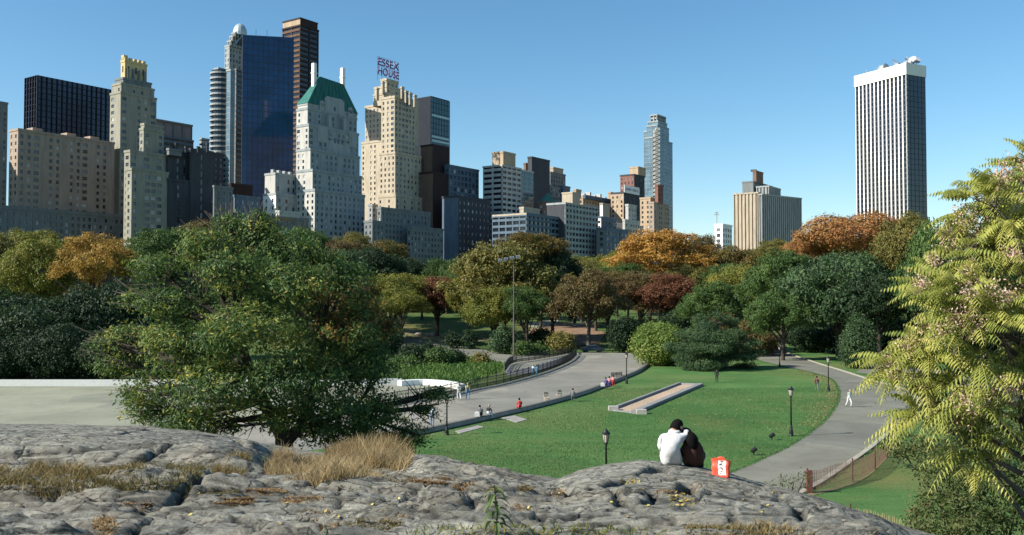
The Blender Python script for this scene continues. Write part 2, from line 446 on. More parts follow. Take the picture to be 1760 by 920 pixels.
# ------------------------------------------------------------------ terrain, lawns
def tz(x, y):
    x = np.asarray(x, float); y = np.asarray(y, float)
    z = 5.6 * sstep(186, 285, y) + 0.9 * sstep(150, 400, y) * (y > 0)
    z = z * sstep(10, 186, y) if False else np.where(y < 186, 0.0, z - 0.9 * sstep(150, 400, 186.0))
    z = z + np.where(y > 190, fbm(x * .03, y * .03, 61, 2) * 1.1 * sstep(190, 230, y), 0)
    return z
def tzf(x, y): return float(tz(np.array([x]), np.array([y]))[0])
def grass_mat(name, lo, mid, hi, leafy=0.0):
    m, t = newmat(name)
    g = t.n('ShaderNodeNewGeometry')
    n1 = t.n('ShaderNodeTexNoise', Scale=0.09, Detail=5.0, Roughness=0.6); t.l(g.outputs['Position'], n1.inputs['Vector'])
    n2 = t.n('ShaderNodeTexNoise', Scale=3.0, Detail=6.0, Roughness=0.8); t.l(g.outputs['Position'], n2.inputs['Vector'])
    mp = t.n('ShaderNodeMapping'); mp.inputs['Scale'].default_value = (0.12, 0.9, 1); mp.inputs['Rotation'].default_value = (0, 0, R(-24)); t.l(g.outputs['Position'], mp.inputs[0])
    n3 = t.n('ShaderNodeTexNoise', Scale=1.0, Detail=3.0, Roughness=0.6); t.l(mp.outputs[0], n3.inputs['Vector'])
    ad = t.n('ShaderNodeMath', operation='MULTIPLY_ADD'); t.l(n1.outputs[0], ad.inputs[0]); ad.inputs[1].default_value = .55
    a2 = t.n('ShaderNodeMath', operation='MULTIPLY'); t.l(n2.outputs[0], a2.inputs[0]); a2.inputs[1].default_value = .35
    a3 = t.n('ShaderNodeMath', operation='MULTIPLY_ADD'); t.l(n3.outputs[0], a3.inputs[0]); a3.inputs[1].default_value = .25; t.l(a2.outputs[0], a3.inputs[2])
    t.l(a3.outputs[0], ad.inputs[2])
    c0 = t.ramp(ad.outputs[0], [(0.42, lo), (0.56, mid), (0.72, hi)])
    # dry, trodden patches in the turf
    n5 = t.n('ShaderNodeTexNoise', Scale=0.055, Detail=7.0, Roughness=0.72, Distortion=.8); t.l(g.outputs['Position'], n5.inputs['Vector'])
    wf = t.ramp(n5.outputs[0], [(0.46, (0, 0, 0)), (0.70, (.9, .9, .9))])
    wm = t.n('ShaderNodeMix', data_type='RGBA'); t.l(wf, wm.inputs[0]); t.l(c0, wm.inputs[6]); wm.inputs[7].default_value = (hi[0] * 1.35, hi[1] * .80, hi[2] * .9, 1); c = wm.outputs[2]
    p = t.n('ShaderNodeBsdfPrincipled', Roughness=0.9); p.inputs['Specular IOR Level'].default_value = 0.1
    t.l(c, p.inputs['Base Color'])
    n4 = t.n('ShaderNodeTexNoise', Scale=9.0, Detail=4.0, Roughness=0.8); t.l(g.outputs['Position'], n4.inputs['Vector'])
    b = t.n('ShaderNodeBump', Strength=1.0, Distance=0.12); t.l(n4.outputs[0], b.inputs['Height']); t.l(b.outputs[0], p.inputs['Normal'])
    t.out(p.outputs[0])
    return m
M_LAWN = grass_mat('lawn_grass', (.044, .096, .027), (.069, .153, .044), (.120, .215, .070))
M_PARK = grass_mat('park_ground', (.036, .074, .020), (.066, .120, .034), (.110, .140, .050))
def sheet(name, xs, ys, fz, mat, kind='structure'):
    X, Y = np.meshgrid(xs, ys); Z = fz(X, Y); n, m = len(xs), len(ys)
    v = np.stack([X.ravel(), Y.ravel(), Z.ravel()], 1)
    i = (np.arange(m - 1)[:, None] * n + np.arange(n - 1)[None, :]).ravel()
    return tag(link(name, np_mesh(name, v, np.stack([i, i + 1, i + n + 1, i + n], 1), mat, smooth=True)), kind=kind)
sheet('ground', np.concatenate([[-4000, -2000, -1000, -500], np.linspace(-300, 300, 121), [500, 1000, 2000, 4000]]),
      np.concatenate([[-3000, -800, -200], np.linspace(-50, 460, 128), [600, 1000, 2000, 5000]]), tz, M_PARK)
def resample(pts, n):
    pts = [Vector((p[0], p[1])) for p in pts]
    # Catmull-Rom through the points, evenly spaced by arc length
    P = [pts[0] * 2 - pts[1]] + pts + [pts[-1] * 2 - pts[-2]]
    out = []
    for i in range(1, len(P) - 2):
        for k in range(12):
            t = k / 12
            a, b, c, d = P[i - 1], P[i], P[i + 1], P[i + 2]
            out.append(0.5 * ((2 * b) + (c - a) * t + (2 * a - 5 * b + 4 * c - d) * t * t + (3 * b - a - 3 * c + d) * t ** 3))
    out.append(pts[-1])
    L = [0]
    for a, b in zip(out[:-1], out[1:]): L.append(L[-1] + (b - a).length)
    res = []; j = 0
    for i in range(n):
        s = L[-1] * i / (n - 1)
        while j < len(L) - 2 and L[j + 1] < s: j += 1
        f = (s - L[j]) / max(1e-9, L[j + 1] - L[j])
        res.append(out[j].lerp(out[j + 1], min(1, max(0, f))))
    return res
def poly_len(pts): return sum((Vector(b[:2]) - Vector(a[:2])).length for a, b in zip(pts[:-1], pts[1:]))
def ribbon(name, A, B, dz, mat, n=60, k=8, kind='structure', parent=None):
    """a paved sheet between two edge lines, laid over the terrain"""
    A, B = resample(A, n), resample(B, n)
    v = []; 
    for a, b in zip(A, B):
        for j in range(k + 1):
            p = a.lerp(b, j / k); v.append((p.x, p.y, 0))
    v = np.array(v); v[:, 2] = tz(v[:, 0], v[:, 1]) + dz + np.where(v[:, 1] > 186, 0.10, 0)
    q = [(i * (k + 1) + j, i * (k + 1) + j + 1, (i + 1) * (k + 1) + j + 1, (i + 1) * (k + 1) + j) for i in range(n - 1) for j in range(k)]
    q = np.array(q)
    a, b, c = v[q[0][0]], v[q[0][1]], v[q[0][2]]
    if np.cross(b - a, c - b)[2] < 0: q = q[:, ::-1]
    o = link(name, np_mesh(name, v, q, mat, smooth=True), parent)
    return tag(o, kind=kind) if kind else o
def GP(pts): return [G(a, b) for a, b in pts]
def pave_mat(name, lo, hi, sc=0.5):
    m, t = newmat(name)
    g = t.n('ShaderNodeNewGeometry')
    n1 = t.n('ShaderNodeTexNoise', Scale=0.16 * sc * 2, Detail=6.0, Roughness=0.65, Distortion=.4); t.l(g.outputs['Position'], n1.inputs['Vector'])
    n2 = t.n('ShaderNodeTexNoise', Scale=6.0, Detail=4.0, Roughness=0.8); t.l(g.outputs['Position'], n2.inputs['Vector'])
    a = t.n('ShaderNodeMath', operation='MULTIPLY_ADD'); t.l(n2.outputs[0], a.inputs[0]); a.inputs[1].default_value = .3; t.l(n1.outputs[0], a.inputs[2])
    c = t.ramp(a.outputs[0], [(0.48, lo), (0.82, hi)])
    # patches of newer and older surfacing, and dark stains
    pv = t.n('ShaderNodeTexVoronoi', Scale=0.09); t.l(g.outputs['Position'], pv.inputs['Vector'])
    pr = t.ramp(pv.outputs['Color'], [(0.35, (.84, .85, .86)), (0.65, (1.06, 1.04, 1.02))])
    pm = t.n('ShaderNodeMix', data_type='RGBA', blend_type='MULTIPLY'); pm.inputs[0].default_value = .8; t.l(c, pm.inputs[6]); t.l(pr, pm.inputs[7])
    sn = t.n('ShaderNodeTexNoise', Scale=1.1, Detail=6.0, Roughness=.75); t.l(g.outputs['Position'], sn.inputs['Vector'])
    sr = t.ramp(sn.outputs[0], [(0.30, (.72, .71, .70)), (0.44, (1, 1, 1))])
    pm2 = t.n('ShaderNodeMix', data_type='RGBA', blend_type='MULTIPLY'); pm2.inputs[0].default_value = .9; t.l(pm.outputs[2], pm2.inputs[6]); t.l(sr, pm2.inputs[7]); c = pm2.outputs[2]
    # fine dark cracks and patched seams
    vo = t.n('ShaderNodeTexVoronoi', feature='DISTANCE_TO_EDGE', Scale=0.13)
    nv = t.n('ShaderNodeTexNoise', Scale=.4, Detail=4.0); t.l(g.outputs['Position'], nv.inputs['Vector'])
    va = t.n('ShaderNodeVectorMath', operation='MULTIPLY_ADD'); t.l(nv.outputs[1], va.inputs[0]); va.inputs[1].default_value = (3, 3, 3); t.l(g.outputs['Position'], va.inputs[2]); t.l(va.outputs[0], vo.inputs['Vector'])
    cr = t.ramp(vo.outputs['Distance'], [(0.0, (.62, .62, .62)), (0.006, (1, 1, 1))])
    mx = t.n('ShaderNodeMix', data_type='RGBA', blend_type='MULTIPLY'); mx.inputs[0].default_value = .8
    t.l(c, mx.inputs[6]); t.l(cr, mx.inputs[7])
    p = t.n('ShaderNodeBsdfPrincipled', Roughness=0.9); p.inputs['Specular IOR Level'].default_value = 0.2
    t.l(mx.outputs[2], p.inputs['Base Color'])
    b = t.n('ShaderNodeBump', Strength=.3, Distance=.02); t.l(n2.outputs[0], b.inputs['Height']); t.l(b.outputs[0], p.inputs['Normal'])
    t.out(p.outputs[0])
    return m
M_PLAZA = pave_mat('plaza_paving', (.180, .172, .145), (.255, .246, .208))
M_PATH = pave_mat('path_asphalt', (.136, .136, .110), (.195, .195, .158))
M_RINK = pave_mat('rink_concrete', (.195, .203, .150), (.265, .272, .205))
M_KERB = plain('kerb_stone', (.31, .285, .225), .85, var=.2, scale=1.5)
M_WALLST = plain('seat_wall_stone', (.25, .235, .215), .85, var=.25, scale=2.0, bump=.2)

# outline lines, traced at ground level
WALL = GP([(250, 800), (520, 776), (650, 759), (740, 742), (800, 729), (860, 715), (930, 698), (1000, 678), (1060, 655), (1095, 640), (1112, 628)])
RAIL = GP([(200, 742), (450, 728), (600, 710), (700, 692), (760, 684), (810, 672), (860, 662), (920, 646), (955, 634), (980, 622), (991, 612)])
LAWN_A = GP([(-900, 900), (250, 900), (640, 850)] )
ribbon('plaza', WALL[:1] + WALL[1:], RAIL, 0.02, M_PLAZA, n=90, k=14)
# the plaza's far triangle between the last bit of wall, the railing's end and the far kerb
ribbon('plaza_end', GP([(1112, 628), (1118, 618), (1112, 611)]), GP([(992, 612.5), (991, 611.5), (991, 610.5)]), 0.024, M_PLAZA, n=8, k=14)
ribbon('rink_floor', GP([(-700, 742), (0, 742), (225, 741), (450, 727), (600, 709), (700, 691), (760, 683), (790, 675)]),
       GP([(-700, 664), (0, 664), (225, 664), (450, 662), (600, 661), (700, 660), (760, 662), (790, 668)]), 0.012, M_RINK, n=60, k=8)
ribbon('plaza_left', GP([(-700, 860), (0, 840), (250, 800)]), GP([(-700, 743), (0, 743), (200, 742)]), 0.02, M_PLAZA, n=12, k=10)
# the lawn in front of the seat wall, bounded by the walk on the right
PATH_L = GP([(1290, 604), (1300, 618), (1345, 630), (1392, 640), (1428, 652), (1441, 670), (1440, 690), (1425, 715), (1395, 742), (1360, 765), (1320, 785), (1280, 803), (1200, 835), (1100, 880)])
PATH_R = GP([(1338, 597), (1352, 607), (1395, 622), (1440, 636), (1500, 655), (1560, 672), (1580, 692), (1560, 715), (1530, 740), (1490, 772), (1450, 800), (1400, 833), (1330, 870), (1230, 930)])
ribbon('path', PATH_L, PATH_R, 0.02, M_PATH, n=80, k=8)
ribbon('path_branch', GP([(1470, 640), (1540, 650), (1650, 668), (1800, 690), (2100, 700)]), GP([(1500, 625), (1560, 632), (1660, 640), (1800, 650), (2100, 655)]), 0.016, M_PATH, n=20, k=4)
ribbon('lawn', [Vector((-40, 62)), G(650, 762), G(742, 744.5), G(802, 731.5), G(862, 717.5), G(932, 700), G(1002, 680), G(1062, 656.5), G(1097, 641), G(1113, 628), G(1150, 612), G(1285, 603)],
       [Vector((-40, 40)), Vector((-10, 42)), G(1000, 900), G(1095, 880), G(1200, 834), G(1280, 802), G(1320, 784), G(1358, 765), G(1393, 742), G(1437, 690), G(1426, 652), G(1300, 619)], 0.008, M_LAWN, n=100, k=20)
ribbon('lawn_beside_path', PATH_R, [p + Vector((26, -3, 0)) for p in PATH_R], 0.008, M_LAWN, n=80, k=8)
def kerb(name, line, w, h, mat, base=-0.05, n=80, side=1):
    L = resample(line, n); mb = MB(); 
    for i in range(n - 1):
        a, b = L[i], L[i + 1]
        def nrm(j):
            d = (L[min(j + 1, n - 1)] - L[max(j - 1, 0)]).normalized(); return Vector((-d.y, d.x)) * side
        na, nb = nrm(i), nrm(i + 1)
        za, zb = tzf(a.x, a.y), tzf(b.x, b.y)
        a2, b2 = a + na * w, b + nb * w
        P = [(a.x, a.y, za + base), (b.x, b.y, zb + base), (b2.x, b2.y, zb + base), (a2.x, a2.y, za + base)]
        if side < 0: P = P[::-1]
        mb.hexa(P + [(p[0], p[1], p[2] - base + h) for p in P])
    return mb.build(name, mat)
tag(kerb('kerb', PATH_R, 0.35, 0.13, M_KERB, side=1, n=110), kind='structure')
tag(kerb('kerb', GP([(1120, 611), (1050, 610), (991, 609.5)]), .3, .35, M_WALLST, n=12), kind='structure')
sw_ = tag(kerb('seat_wall', WALL[2:], 0.40, 0.41, plain('seat_wall_shaded_face', (.085, .082, .075), .9, var=.3, scale=2.0), side=-1, n=120), 'low seat wall with painted-in shaded face and sunlit coping, curving between plaza and lawn', 'wall')  # side shade put into the face colour; coping kept pale as its sunlit top
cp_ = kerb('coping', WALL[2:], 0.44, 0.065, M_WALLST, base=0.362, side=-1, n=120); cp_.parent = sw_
tag(kerb('kerb', RAIL, 0.55, 0.16, M_KERB, side=-1, n=120), kind='structure')
# two pale paving slabs set in the lawn against the seat wall
for i, (q, lab) in enumerate((([(862, 719), (884, 715), (906, 722), (888, 727)], 'grey paving slab set in the lawn below the red-jacketed person'),
                              ([(782, 742), (822, 732), (832, 735), (790, 746)], 'pale paving slab in the grass just right of the lamp by the big tree'))):
    mb = MB(); P = [G(*p) for p in q]; mb.prism([(p.x, p.y) for p in P][::-1], -0.05, 0.05)
    tag(mb.build('paving_slab', M_WALLST), lab, 'paving slab', 'paving slabs beside the seat wall')
# far walk behind the plaza
ribbon('path', GP([(560, 592), (640, 594), (700, 600), (760, 606), (820, 614), (870, 626), (880, 640)]),
       GP([(560, 585), (640, 587), (700, 590), (760, 595), (830, 602), (900, 612), (985, 608)]), 0.03, M_PATH, n=50, k=5)
M_DIRT = plain('leaf_litter_soil', (.20, .125, .075), .95, var=.35, scale=.8, bump=.3)
def blob_patch(name, px, py, wpx, hpx, mat, dz=0.05, seed=0, n=26):
    c = G(px, py); a, b = G(px - wpx / 2, py), G(px + wpx / 2, py); rx = (b - a).length / 2
    ry = (G(px, py - hpx / 2) - G(px, py + hpx / 2)).length / 2
    rr = random.Random(seed); v = []; 
    for i in range(n):
        an = 2 * math.pi * i / n; k = .75 + .3 * rr.random()
        x, y = c.x + math.cos(an) * rx * k, c.y + math.sin(an) * ry * k
        v.append((x, y, tzf(x, y) + dz))
    mb = MB(); z = tzf(c.x, c.y) + dz
    for i in range(n): mb.face([(c.x, c.y, z), v[i], v[(i + 1) % n]])
    return tag(mb.build(name, mat), kind='structure')

def on_ground(px, py):
    r = ray(px, py); ys = np.linspace(40, 420, 1500); t = ys / r.y
    d = (H + r.z * t) - tz(r.x * t, ys); k = np.where(d < 0)[0]; y = ys[k[0]] if len(k) else 400
    return Vector((r.x / r.y * y, y, tzf(r.x / r.y * y, y)))
def patch(name, pts, mat, dz=.12):
    P = [on_ground(*p) for p in pts]; c = sum(P, Vector()) / len(P); mb = MB(); n = 8; m = len(P)
    for i in range(m):
        a, b = P[i], P[(i + 1) % m]
        for k in range(n):
            def q(p, f): v = c.lerp(p, f); return (v.x, v.y, tzf(v.x, v.y) + dz)
            if k == 0: mb.face([q(a, 0), q(a, 1 / n), q(b, 1 / n)])
            else: mb.quad(q(a, k / n), q(a, (k + 1) / n), q(b, (k + 1) / n), q(b, k / n))
    o = mb.build(name, mat); o.data.flip_normals() if o.data.polygons[0].normal.z < 0 else None
    return tag(o, kind='structure')
patch('leaf_litter_ground', [(915, 562), (960, 556), (1030, 560), (1040, 575), (1030, 590), (990, 596), (930, 592), (905, 578)], M_DIRT)
patch('leaf_litter_ground', [(690, 562), (720, 572), (800, 575), (850, 585), (800, 592), (700, 585)], plain('worn_grass', (.13, .12, .05), .95, var=.35, scale=.6), .11)
patch('path', [(895, 560), (930, 553), (960, 551), (958, 558), (925, 566)], M_RINK, .16)
# ------------------------------------------------------------------ buildings
GRID = R(35)
NWIN = {}
WMESH = {}
W_DARK = [glassmat('window_dark', (.018, .024, .034), .15), glassmat('window_mid', (.05, .065, .085), .2), plain('window_blind', (.42, .42, .40), .6, var=.1), plain('window_shade', (.16, .18, .2), .4, var=.1)]
W_PROB = [.44, .26, .12, .18]
class Bld:
    def __init__(s, label, cat='building', name='apartment_building', blinds=1.0):
        s.label, s.cat, s.name = label, cat, name
        s.wins = []; s.root = None; s.parts = {}; s.rr = random.Random(hash(label) % 9999 if False else sum(map(ord, label)))
        s.blinds = blinds
    def mb(s, part, mat):
        k = (part, mat.name)
        if k not in s.parts: s.parts[k] = (MB(), mat)
        return s.parts[k][0]
    def foot(s, xl, xc, xr, yt, D, ang=None, dep=None, ym=None):
        """corner nearest to us at column xc and distance D; the shaded face runs right, the sunlit face runs left"""
        th = GRID if ang is None else R(ang)
        sv = Vector((math.sin(th), math.cos(th), 0)); bv = Vector((-math.cos(th), math.sin(th), 0))
        ym = ym or (yt + 380) / 2
        C = AT(xc, ym, D); top = AT(xc, yt, D).z; C.z = 0
        def L(px, v):
            k = KX(px, ym); return (k * C.y - C.x) / (v.x - k * v.y)
        ls = L(xr, sv) if xr > xc else 20
        lb = L(xl, bv) if xl < xc else (dep or 22)
        if dep and xl < xc: pass
        return C, sv, bv, ls, lb, top
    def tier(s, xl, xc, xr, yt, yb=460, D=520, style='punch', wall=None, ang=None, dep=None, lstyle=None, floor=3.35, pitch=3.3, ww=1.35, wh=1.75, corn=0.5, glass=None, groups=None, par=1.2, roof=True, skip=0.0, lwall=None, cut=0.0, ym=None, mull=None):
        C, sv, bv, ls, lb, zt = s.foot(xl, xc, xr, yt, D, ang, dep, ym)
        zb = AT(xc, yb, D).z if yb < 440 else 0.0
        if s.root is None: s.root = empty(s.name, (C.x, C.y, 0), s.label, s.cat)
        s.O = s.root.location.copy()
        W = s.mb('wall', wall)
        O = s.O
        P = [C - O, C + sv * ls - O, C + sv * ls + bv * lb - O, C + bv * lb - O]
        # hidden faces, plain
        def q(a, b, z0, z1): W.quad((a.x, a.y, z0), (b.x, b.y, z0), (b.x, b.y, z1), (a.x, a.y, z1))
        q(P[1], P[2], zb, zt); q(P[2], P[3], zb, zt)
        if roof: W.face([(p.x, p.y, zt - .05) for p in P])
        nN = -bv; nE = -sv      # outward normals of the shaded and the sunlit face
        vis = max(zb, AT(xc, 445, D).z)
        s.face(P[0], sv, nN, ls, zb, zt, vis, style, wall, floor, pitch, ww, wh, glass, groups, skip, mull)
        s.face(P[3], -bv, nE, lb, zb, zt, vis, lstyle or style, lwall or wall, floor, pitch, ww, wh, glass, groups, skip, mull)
        if corn:   # parapet band standing a little proud
            e = .25
            a = P[0] - sv * e - bv * e; b = P[1] + sv * e - bv * e; c = P[2] + sv * e + bv * e; d = P[3] - sv * e + bv * e
            T = s.mb('parapet', wall)
            T.hexa([(p.x, p.y, zt - par * .6) for p in (a, b, c, d)] + [(p.x, p.y, zt + par * .4) for p in (a, b, c, d)])
        return P, zt, sv, bv, ls, lb
    def face(s, p, d, n, Wd, z0, z1, vis, style, wall, fl, pitch, ww, wh, glass, groups, skip, mull):
        Wm = s.mb('wall', wall)
        def pt(u, z, o=0): return (p.x + d.x * u + n.x * o, p.y + d.y * u + n.y * o, z)
        def quad(u0, u1, a, b, o=0): Wm.quad(pt(u0, a, o), pt(u1, a, o), pt(u1, b, o), pt(u0, b, o))
        def slab(M, u0, u1, a, b, o0, o1): M.hexa([pt(u0, a, o1), pt(u1, a, o1), pt(u1, a, o0), pt(u0, a, o0), pt(u0, b, o1), pt(u1, b, o1), pt(u1, b, o0), pt(u0, b, o0)])
        if style == 'blank' or Wd < 2.5:
            quad(0, Wd, z0, z1); return
        if vis > z0 + 1: quad(0, Wd, z0, vis)
        z0 = vis
        if style == 'punch':
            nc = max(1, int(round((Wd - .8) / pitch))); cw = Wd / nc
            nr = max(1, int((z1 - z0 - 1.4) / fl)); top = z1 - 1.4
            base = top - nr * fl
            quad(0, Wd, top, z1); quad(0, Wd, z0, base)
            r_ = .28
            w0 = min(ww, cw * .62)
            for r in range(nr):
                a = base + r * fl; wa = a + (fl - wh) * .42; wb = wa + wh
                quad(0, Wd, a, wa); quad(0, Wd, wb, a + fl)
                prev = 0
                for c in range(nc):
                    if groups and groups[c % len(groups)] == '0': continue
                    if skip and s.rr.random() < skip: continue
                    w = w0 * (1.75 if groups and groups[c % len(groups)] == '2' else 1); w = min(w, cw * .86)
                    m = (c + .5) * cw; u0, u1 = m - w / 2, m + w / 2
                    quad(prev, u0, wa, wb); prev = u1
                    Wm.quad(pt(u0, wa, -r_), pt(u0, wb, -r_), pt(u0, wb), pt(u0, wa)); Wm.quad(pt(u1, wa), pt(u1, wb), pt(u1, wb, -r_), pt(u1, wa, -r_))
                    Wm.quad(pt(u0, wa), pt(u1, wa), pt(u1, wa, -r_), pt(u0, wa, -r_)); Wm.quad(pt(u0, wb, -r_), pt(u1, wb, -r_), pt(u1, wb), pt(u0, wb))
                    s.wins.append((pt(m, (wa + wb) / 2, -r_), math.atan2(d.y, d.x), round(w, 1), round(wh, 1), a))
                quad(prev, Wd, wa, wb)
        elif style == 'ribbon':      # pale balcony or spandrel bands with dark strips of glass between
            G_ = s.mb('glazing', glass); G_.quad(pt(0, z0, -.6), pt(Wd, z0, -.6), pt(Wd, z1, -.6), pt(0, z1, -.6))
            nr = int((z1 - z0 - 1) / fl); base = z1 - nr * fl
            for r in range(nr): slab(Wm, 0, Wd, base + r * fl, base + r * fl + fl - wh, -.62, 0)
            slab(Wm, 0, Wd, z0, base, -.62, 0) if base > z0 + .1 else None
            slab(Wm, 0, Wd, z1 - .3, z1, -.62, 0)
            if pitch:
                nc = max(1, int(Wd / pitch))
                for c in range(nc + 1):
                    u = c * Wd / nc; slab(Wm, max(0, u - ww / 2), min(Wd, u + ww / 2), z0, z1, -.61, -.03)
        elif style == 'curtain':
            G_ = s.mb('glazing', glass)
            quadz = lambda M, u0, u1, a, b, o=0: M.quad(pt(u0, a, o), pt(u1, a, o), pt(u1, b, o), pt(u0, b, o))
            nr = max(1, int((z1 - z0) / fl)); nc = max(1, int(Wd / pitch))
            # panes lean by a hair this way and that, as real curtain walls do
            for r in range(nr):
                a, b = z0 + (z1 - z0) * r / nr, z0 + (z1 - z0) * (r + 1) / nr
                step = 3
                for c in range(0, nc, step):
                    u0, u1 = Wd * c / nc, Wd * min(nc, c + step) / nc
                    j = s.rr.uniform(-.02, .02); k = s.rr.uniform(-.015, .015)
                    G_.quad(pt(u0, a, -.1 + j), pt(u1, a, -.1 - j), pt(u1, b, -.1 - j + k), pt(u0, b, -.1 + j + k))
            M_ = s.mb('mullions', mull or wall)
            for c in range(nc + 1):
                u = Wd * c / nc; slab(M_, max(0, u - .09), min(Wd, u + .09), z0, z1, -.3, .06)
            for r in range(nr + 1):
                a = z0 + (z1 - z0) * r / nr; slab(M_, 0, Wd, a - .14, a + .14, -.3, .03)
        elif style == 'piers':       # tall ribs with dark strips
            G_ = s.mb('glazing', glass); G_.quad(pt(0, z0, -.8), pt(Wd, z0, -.8), pt(Wd, z1, -.8), pt(0, z1, -.8))
            nc = max(1, int(round(Wd / pitch)))
            for c in range(nc + 1):
                u = Wd * c / nc; slab(Wm, max(0, u - ww / 2), min(Wd, u + ww / 2), z0, z1, -.85, 0)
            nr = int((z1 - z0) / fl); Sp = s.mb('spandrels', mull or wall)
            for r in range(nr): slab(Sp, 0, Wd, z1 - (r + 1) * fl, z1 - (r + 1) * fl + (fl - wh), -.85, -.45)
    def box(s, part, mat, C, sv, bv, u0, u1, v0, v1, z0, z1):
        """a box in a tier's own frame (u along the shaded face, v back from it)"""
        M = s.mb(part, mat); f = lambda u, v, z: tuple(C + sv * u + bv * v + Vector((0, 0, z)))
        M.hexa([f(u0, v0, z0), f(u1, v0, z0), f(u1, v1, z0), f(u0, v1, z0), f(u0, v0, z1), f(u1, v0, z1), f(u1, v1, z1), f(u0, v1, z1)])
    def done(s):
        made = {}
        for (part, _), (mb, mat) in s.parts.items():
            if mb.v: made[part] = mb.build(part, mat, made.get({'roof_seam': 'roof', 'lit_band': 'glazing', 'billboard_frame': 'billboard', 'crenel': 'wall', 'arched_window': 'dormer', 'spandrels': 'glazing', 'mullions': 'glazing', 'chimney': 'roof'}.get(part), s.root))
        if not s.wins: return s.root
        s.wins.sort(key=lambda w: -w[4])
        seen = s.wins
        step = max(1, len(seen) // 100)
        first = seen[:100]; rest = seen[100:]
        for (c, a, w, h, _) in first:
            m = s.rr.choices(W_DARK, W_PROB)[0]; k = (w, h, m.name)
            if k not in WMESH:
                mb = MB(); mb.quad((-w / 2, 0, -h / 2), (w / 2, 0, -h / 2), (w / 2, 0, h / 2), (-w / 2, 0, h / 2)); 
                # sash bar
                mb.box(-w / 2, w / 2, -.08, -.01, -.05, .05, 1)
                WMESH[k] = mb.mesh('window', [m, M_SASH])
            o = link('window', WMESH[k], s.root, c); o.rotation_euler = (0, 0, a)
        if rest:
            mb = MB()
            for (c, a, w, h, _) in rest:
                i = s.rr.choices(range(4), W_PROB)[0]; dx, dy = math.cos(a) * w / 2, math.sin(a) * w / 2
                mb.quad((c[0] - dx, c[1] - dy, c[2] - h / 2), (c[0] + dx, c[1] + dy, c[2] - h / 2), (c[0] + dx, c[1] + dy, c[2] + h / 2), (c[0] - dx, c[1] - dy, c[2] + h / 2), i)
            o = mb.build('window', W_DARK, s.root); o['kind'] = 'stuff'
        return s.root
M_SASH = plain('sash_bar', (.2, .2, .19), .6)
S_BEIGE = stone('beige_limestone', (.26, .25, .20)); S_PINKB = stone('buff_brick', (.32, .25, .195)); S_CREAM = stone('cream_brick', (.40, .345, .26))
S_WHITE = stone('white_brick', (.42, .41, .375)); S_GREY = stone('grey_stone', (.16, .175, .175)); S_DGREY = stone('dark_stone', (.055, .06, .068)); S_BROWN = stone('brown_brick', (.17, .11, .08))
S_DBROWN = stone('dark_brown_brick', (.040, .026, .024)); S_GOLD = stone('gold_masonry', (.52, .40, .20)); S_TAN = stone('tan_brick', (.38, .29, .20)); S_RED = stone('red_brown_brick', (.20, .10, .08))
S_PALE = stone('pale_brick', (.30, .32, .315)); S_BLACKF = stone('black_metal_frame', (.02, .025, .035)); S_MARBLE = stone('white_marble', (.78, .76, .72), .05); S_BLUEG = stone('blue_grey_panel', (.10, .14, .18))
G_BLUE = glassmat('blue_curtain_glass', (.008, .042, .125), .10, .5); G_BLACK = glassmat('black_glass', (.012, .016, .024), .15); G_TEAL = glassmat('teal_glass', (.015, .055, .065), .1); G_NAVY = glassmat('navy_glass', (.008, .016, .045), .2)
G_PALE = glassmat('pale_blue_glass', (.10, .17, .22), .15); M_COPPER = stone('green_copper', (.032, .135, .115), .2); M_TANK = plain('water_tank_wood', (.13, .09, .07), .9)
S_PINKP = stone('pinkish_panel', (.22, .20, .21))

# -- beyond the left edge of the photograph the street simply goes on
b = Bld('beige stone block at the far left end of the street'); b.tier(-170, -150, -30, 235, D=430, wall=S_BEIGE); b.done()
b = Bld('tall grey slab behind the far left end of the street'); b.tier(-120, -95, 12, 160, D=520, style='punch', wall=S_GREY); b.done()
# B1
b = Bld('dark navy glass slab tower with fine vertical lines at the far left', 'tower', 'office_tower')
b.tier(40, 62, 190, 129, D=600, style='piers', wall=S_BLACKF, glass=G_NAVY, floor=3.8, pitch=3.4, ww=.5, wh=3.4, corn=0); b.done()
# B2
b = Bld('beige apartment block in front of the dark navy slab')
P = b.tier(15, 30, 196, 222, D=455, wall=S_PINKB, groups='1120110', floor=3.5, pitch=3.6, ww=1.5)
P, zt, sv, bv, ls, lb = P
for u in (ls * .2, ls * .55, ls * .8): b.box('roof_shed', S_PINKB, P[0], sv, bv, u, u + 5, 6, 12, zt, zt + 3)
b.done()
# low block along the street bottom left
b = Bld('low blue-grey stone block under the beige apartment block'); b.tier(-60, -40, 214, 352, D=430, wall=S_GREY, floor=3.4, pitch=3, ww=1.3, par=1.8); b.done()
# B3 gold-crowned tower
b = Bld('grey stone tower with shoulders and a gold castle-like crown', 'tower', 'stone_tower')
b.tier(188, 206, 268, 158, D=500, wall=S_BEIGE, groups='20112', ww=1.5, pitch=4.4, floor=3.6, dep=30)
b.tier(191, 207, 264, 143, yb=158, D=501, wall=S_BEIGE, groups='0110', pitch=4.4)
b.tier(196, 210, 259, 134, yb=146, D=503, wall=S_GREY, groups='101', pitch=4, style='punch')
P, zt, sv, bv, ls, lb = b.tier(206, 213, 251, 104, yb=135, D=506, wall=S_GOLD, style='punch', pitch=4.2, floor=6, ww=1.2, wh=3.6, corn=.6)
for i in range(5):
    u = ls * (i + .1) / 5; b.box('crenel', S_GOLD, P[0], sv, bv, u, u + ls * .12, 0, 1.4, zt, zt + 2.0)
    v = lb * (i + .1) / 5; b.box('crenel', S_GOLD, P[0], sv, bv, 0, 1.4, v, v + lb * .12, zt, zt + 2.0)
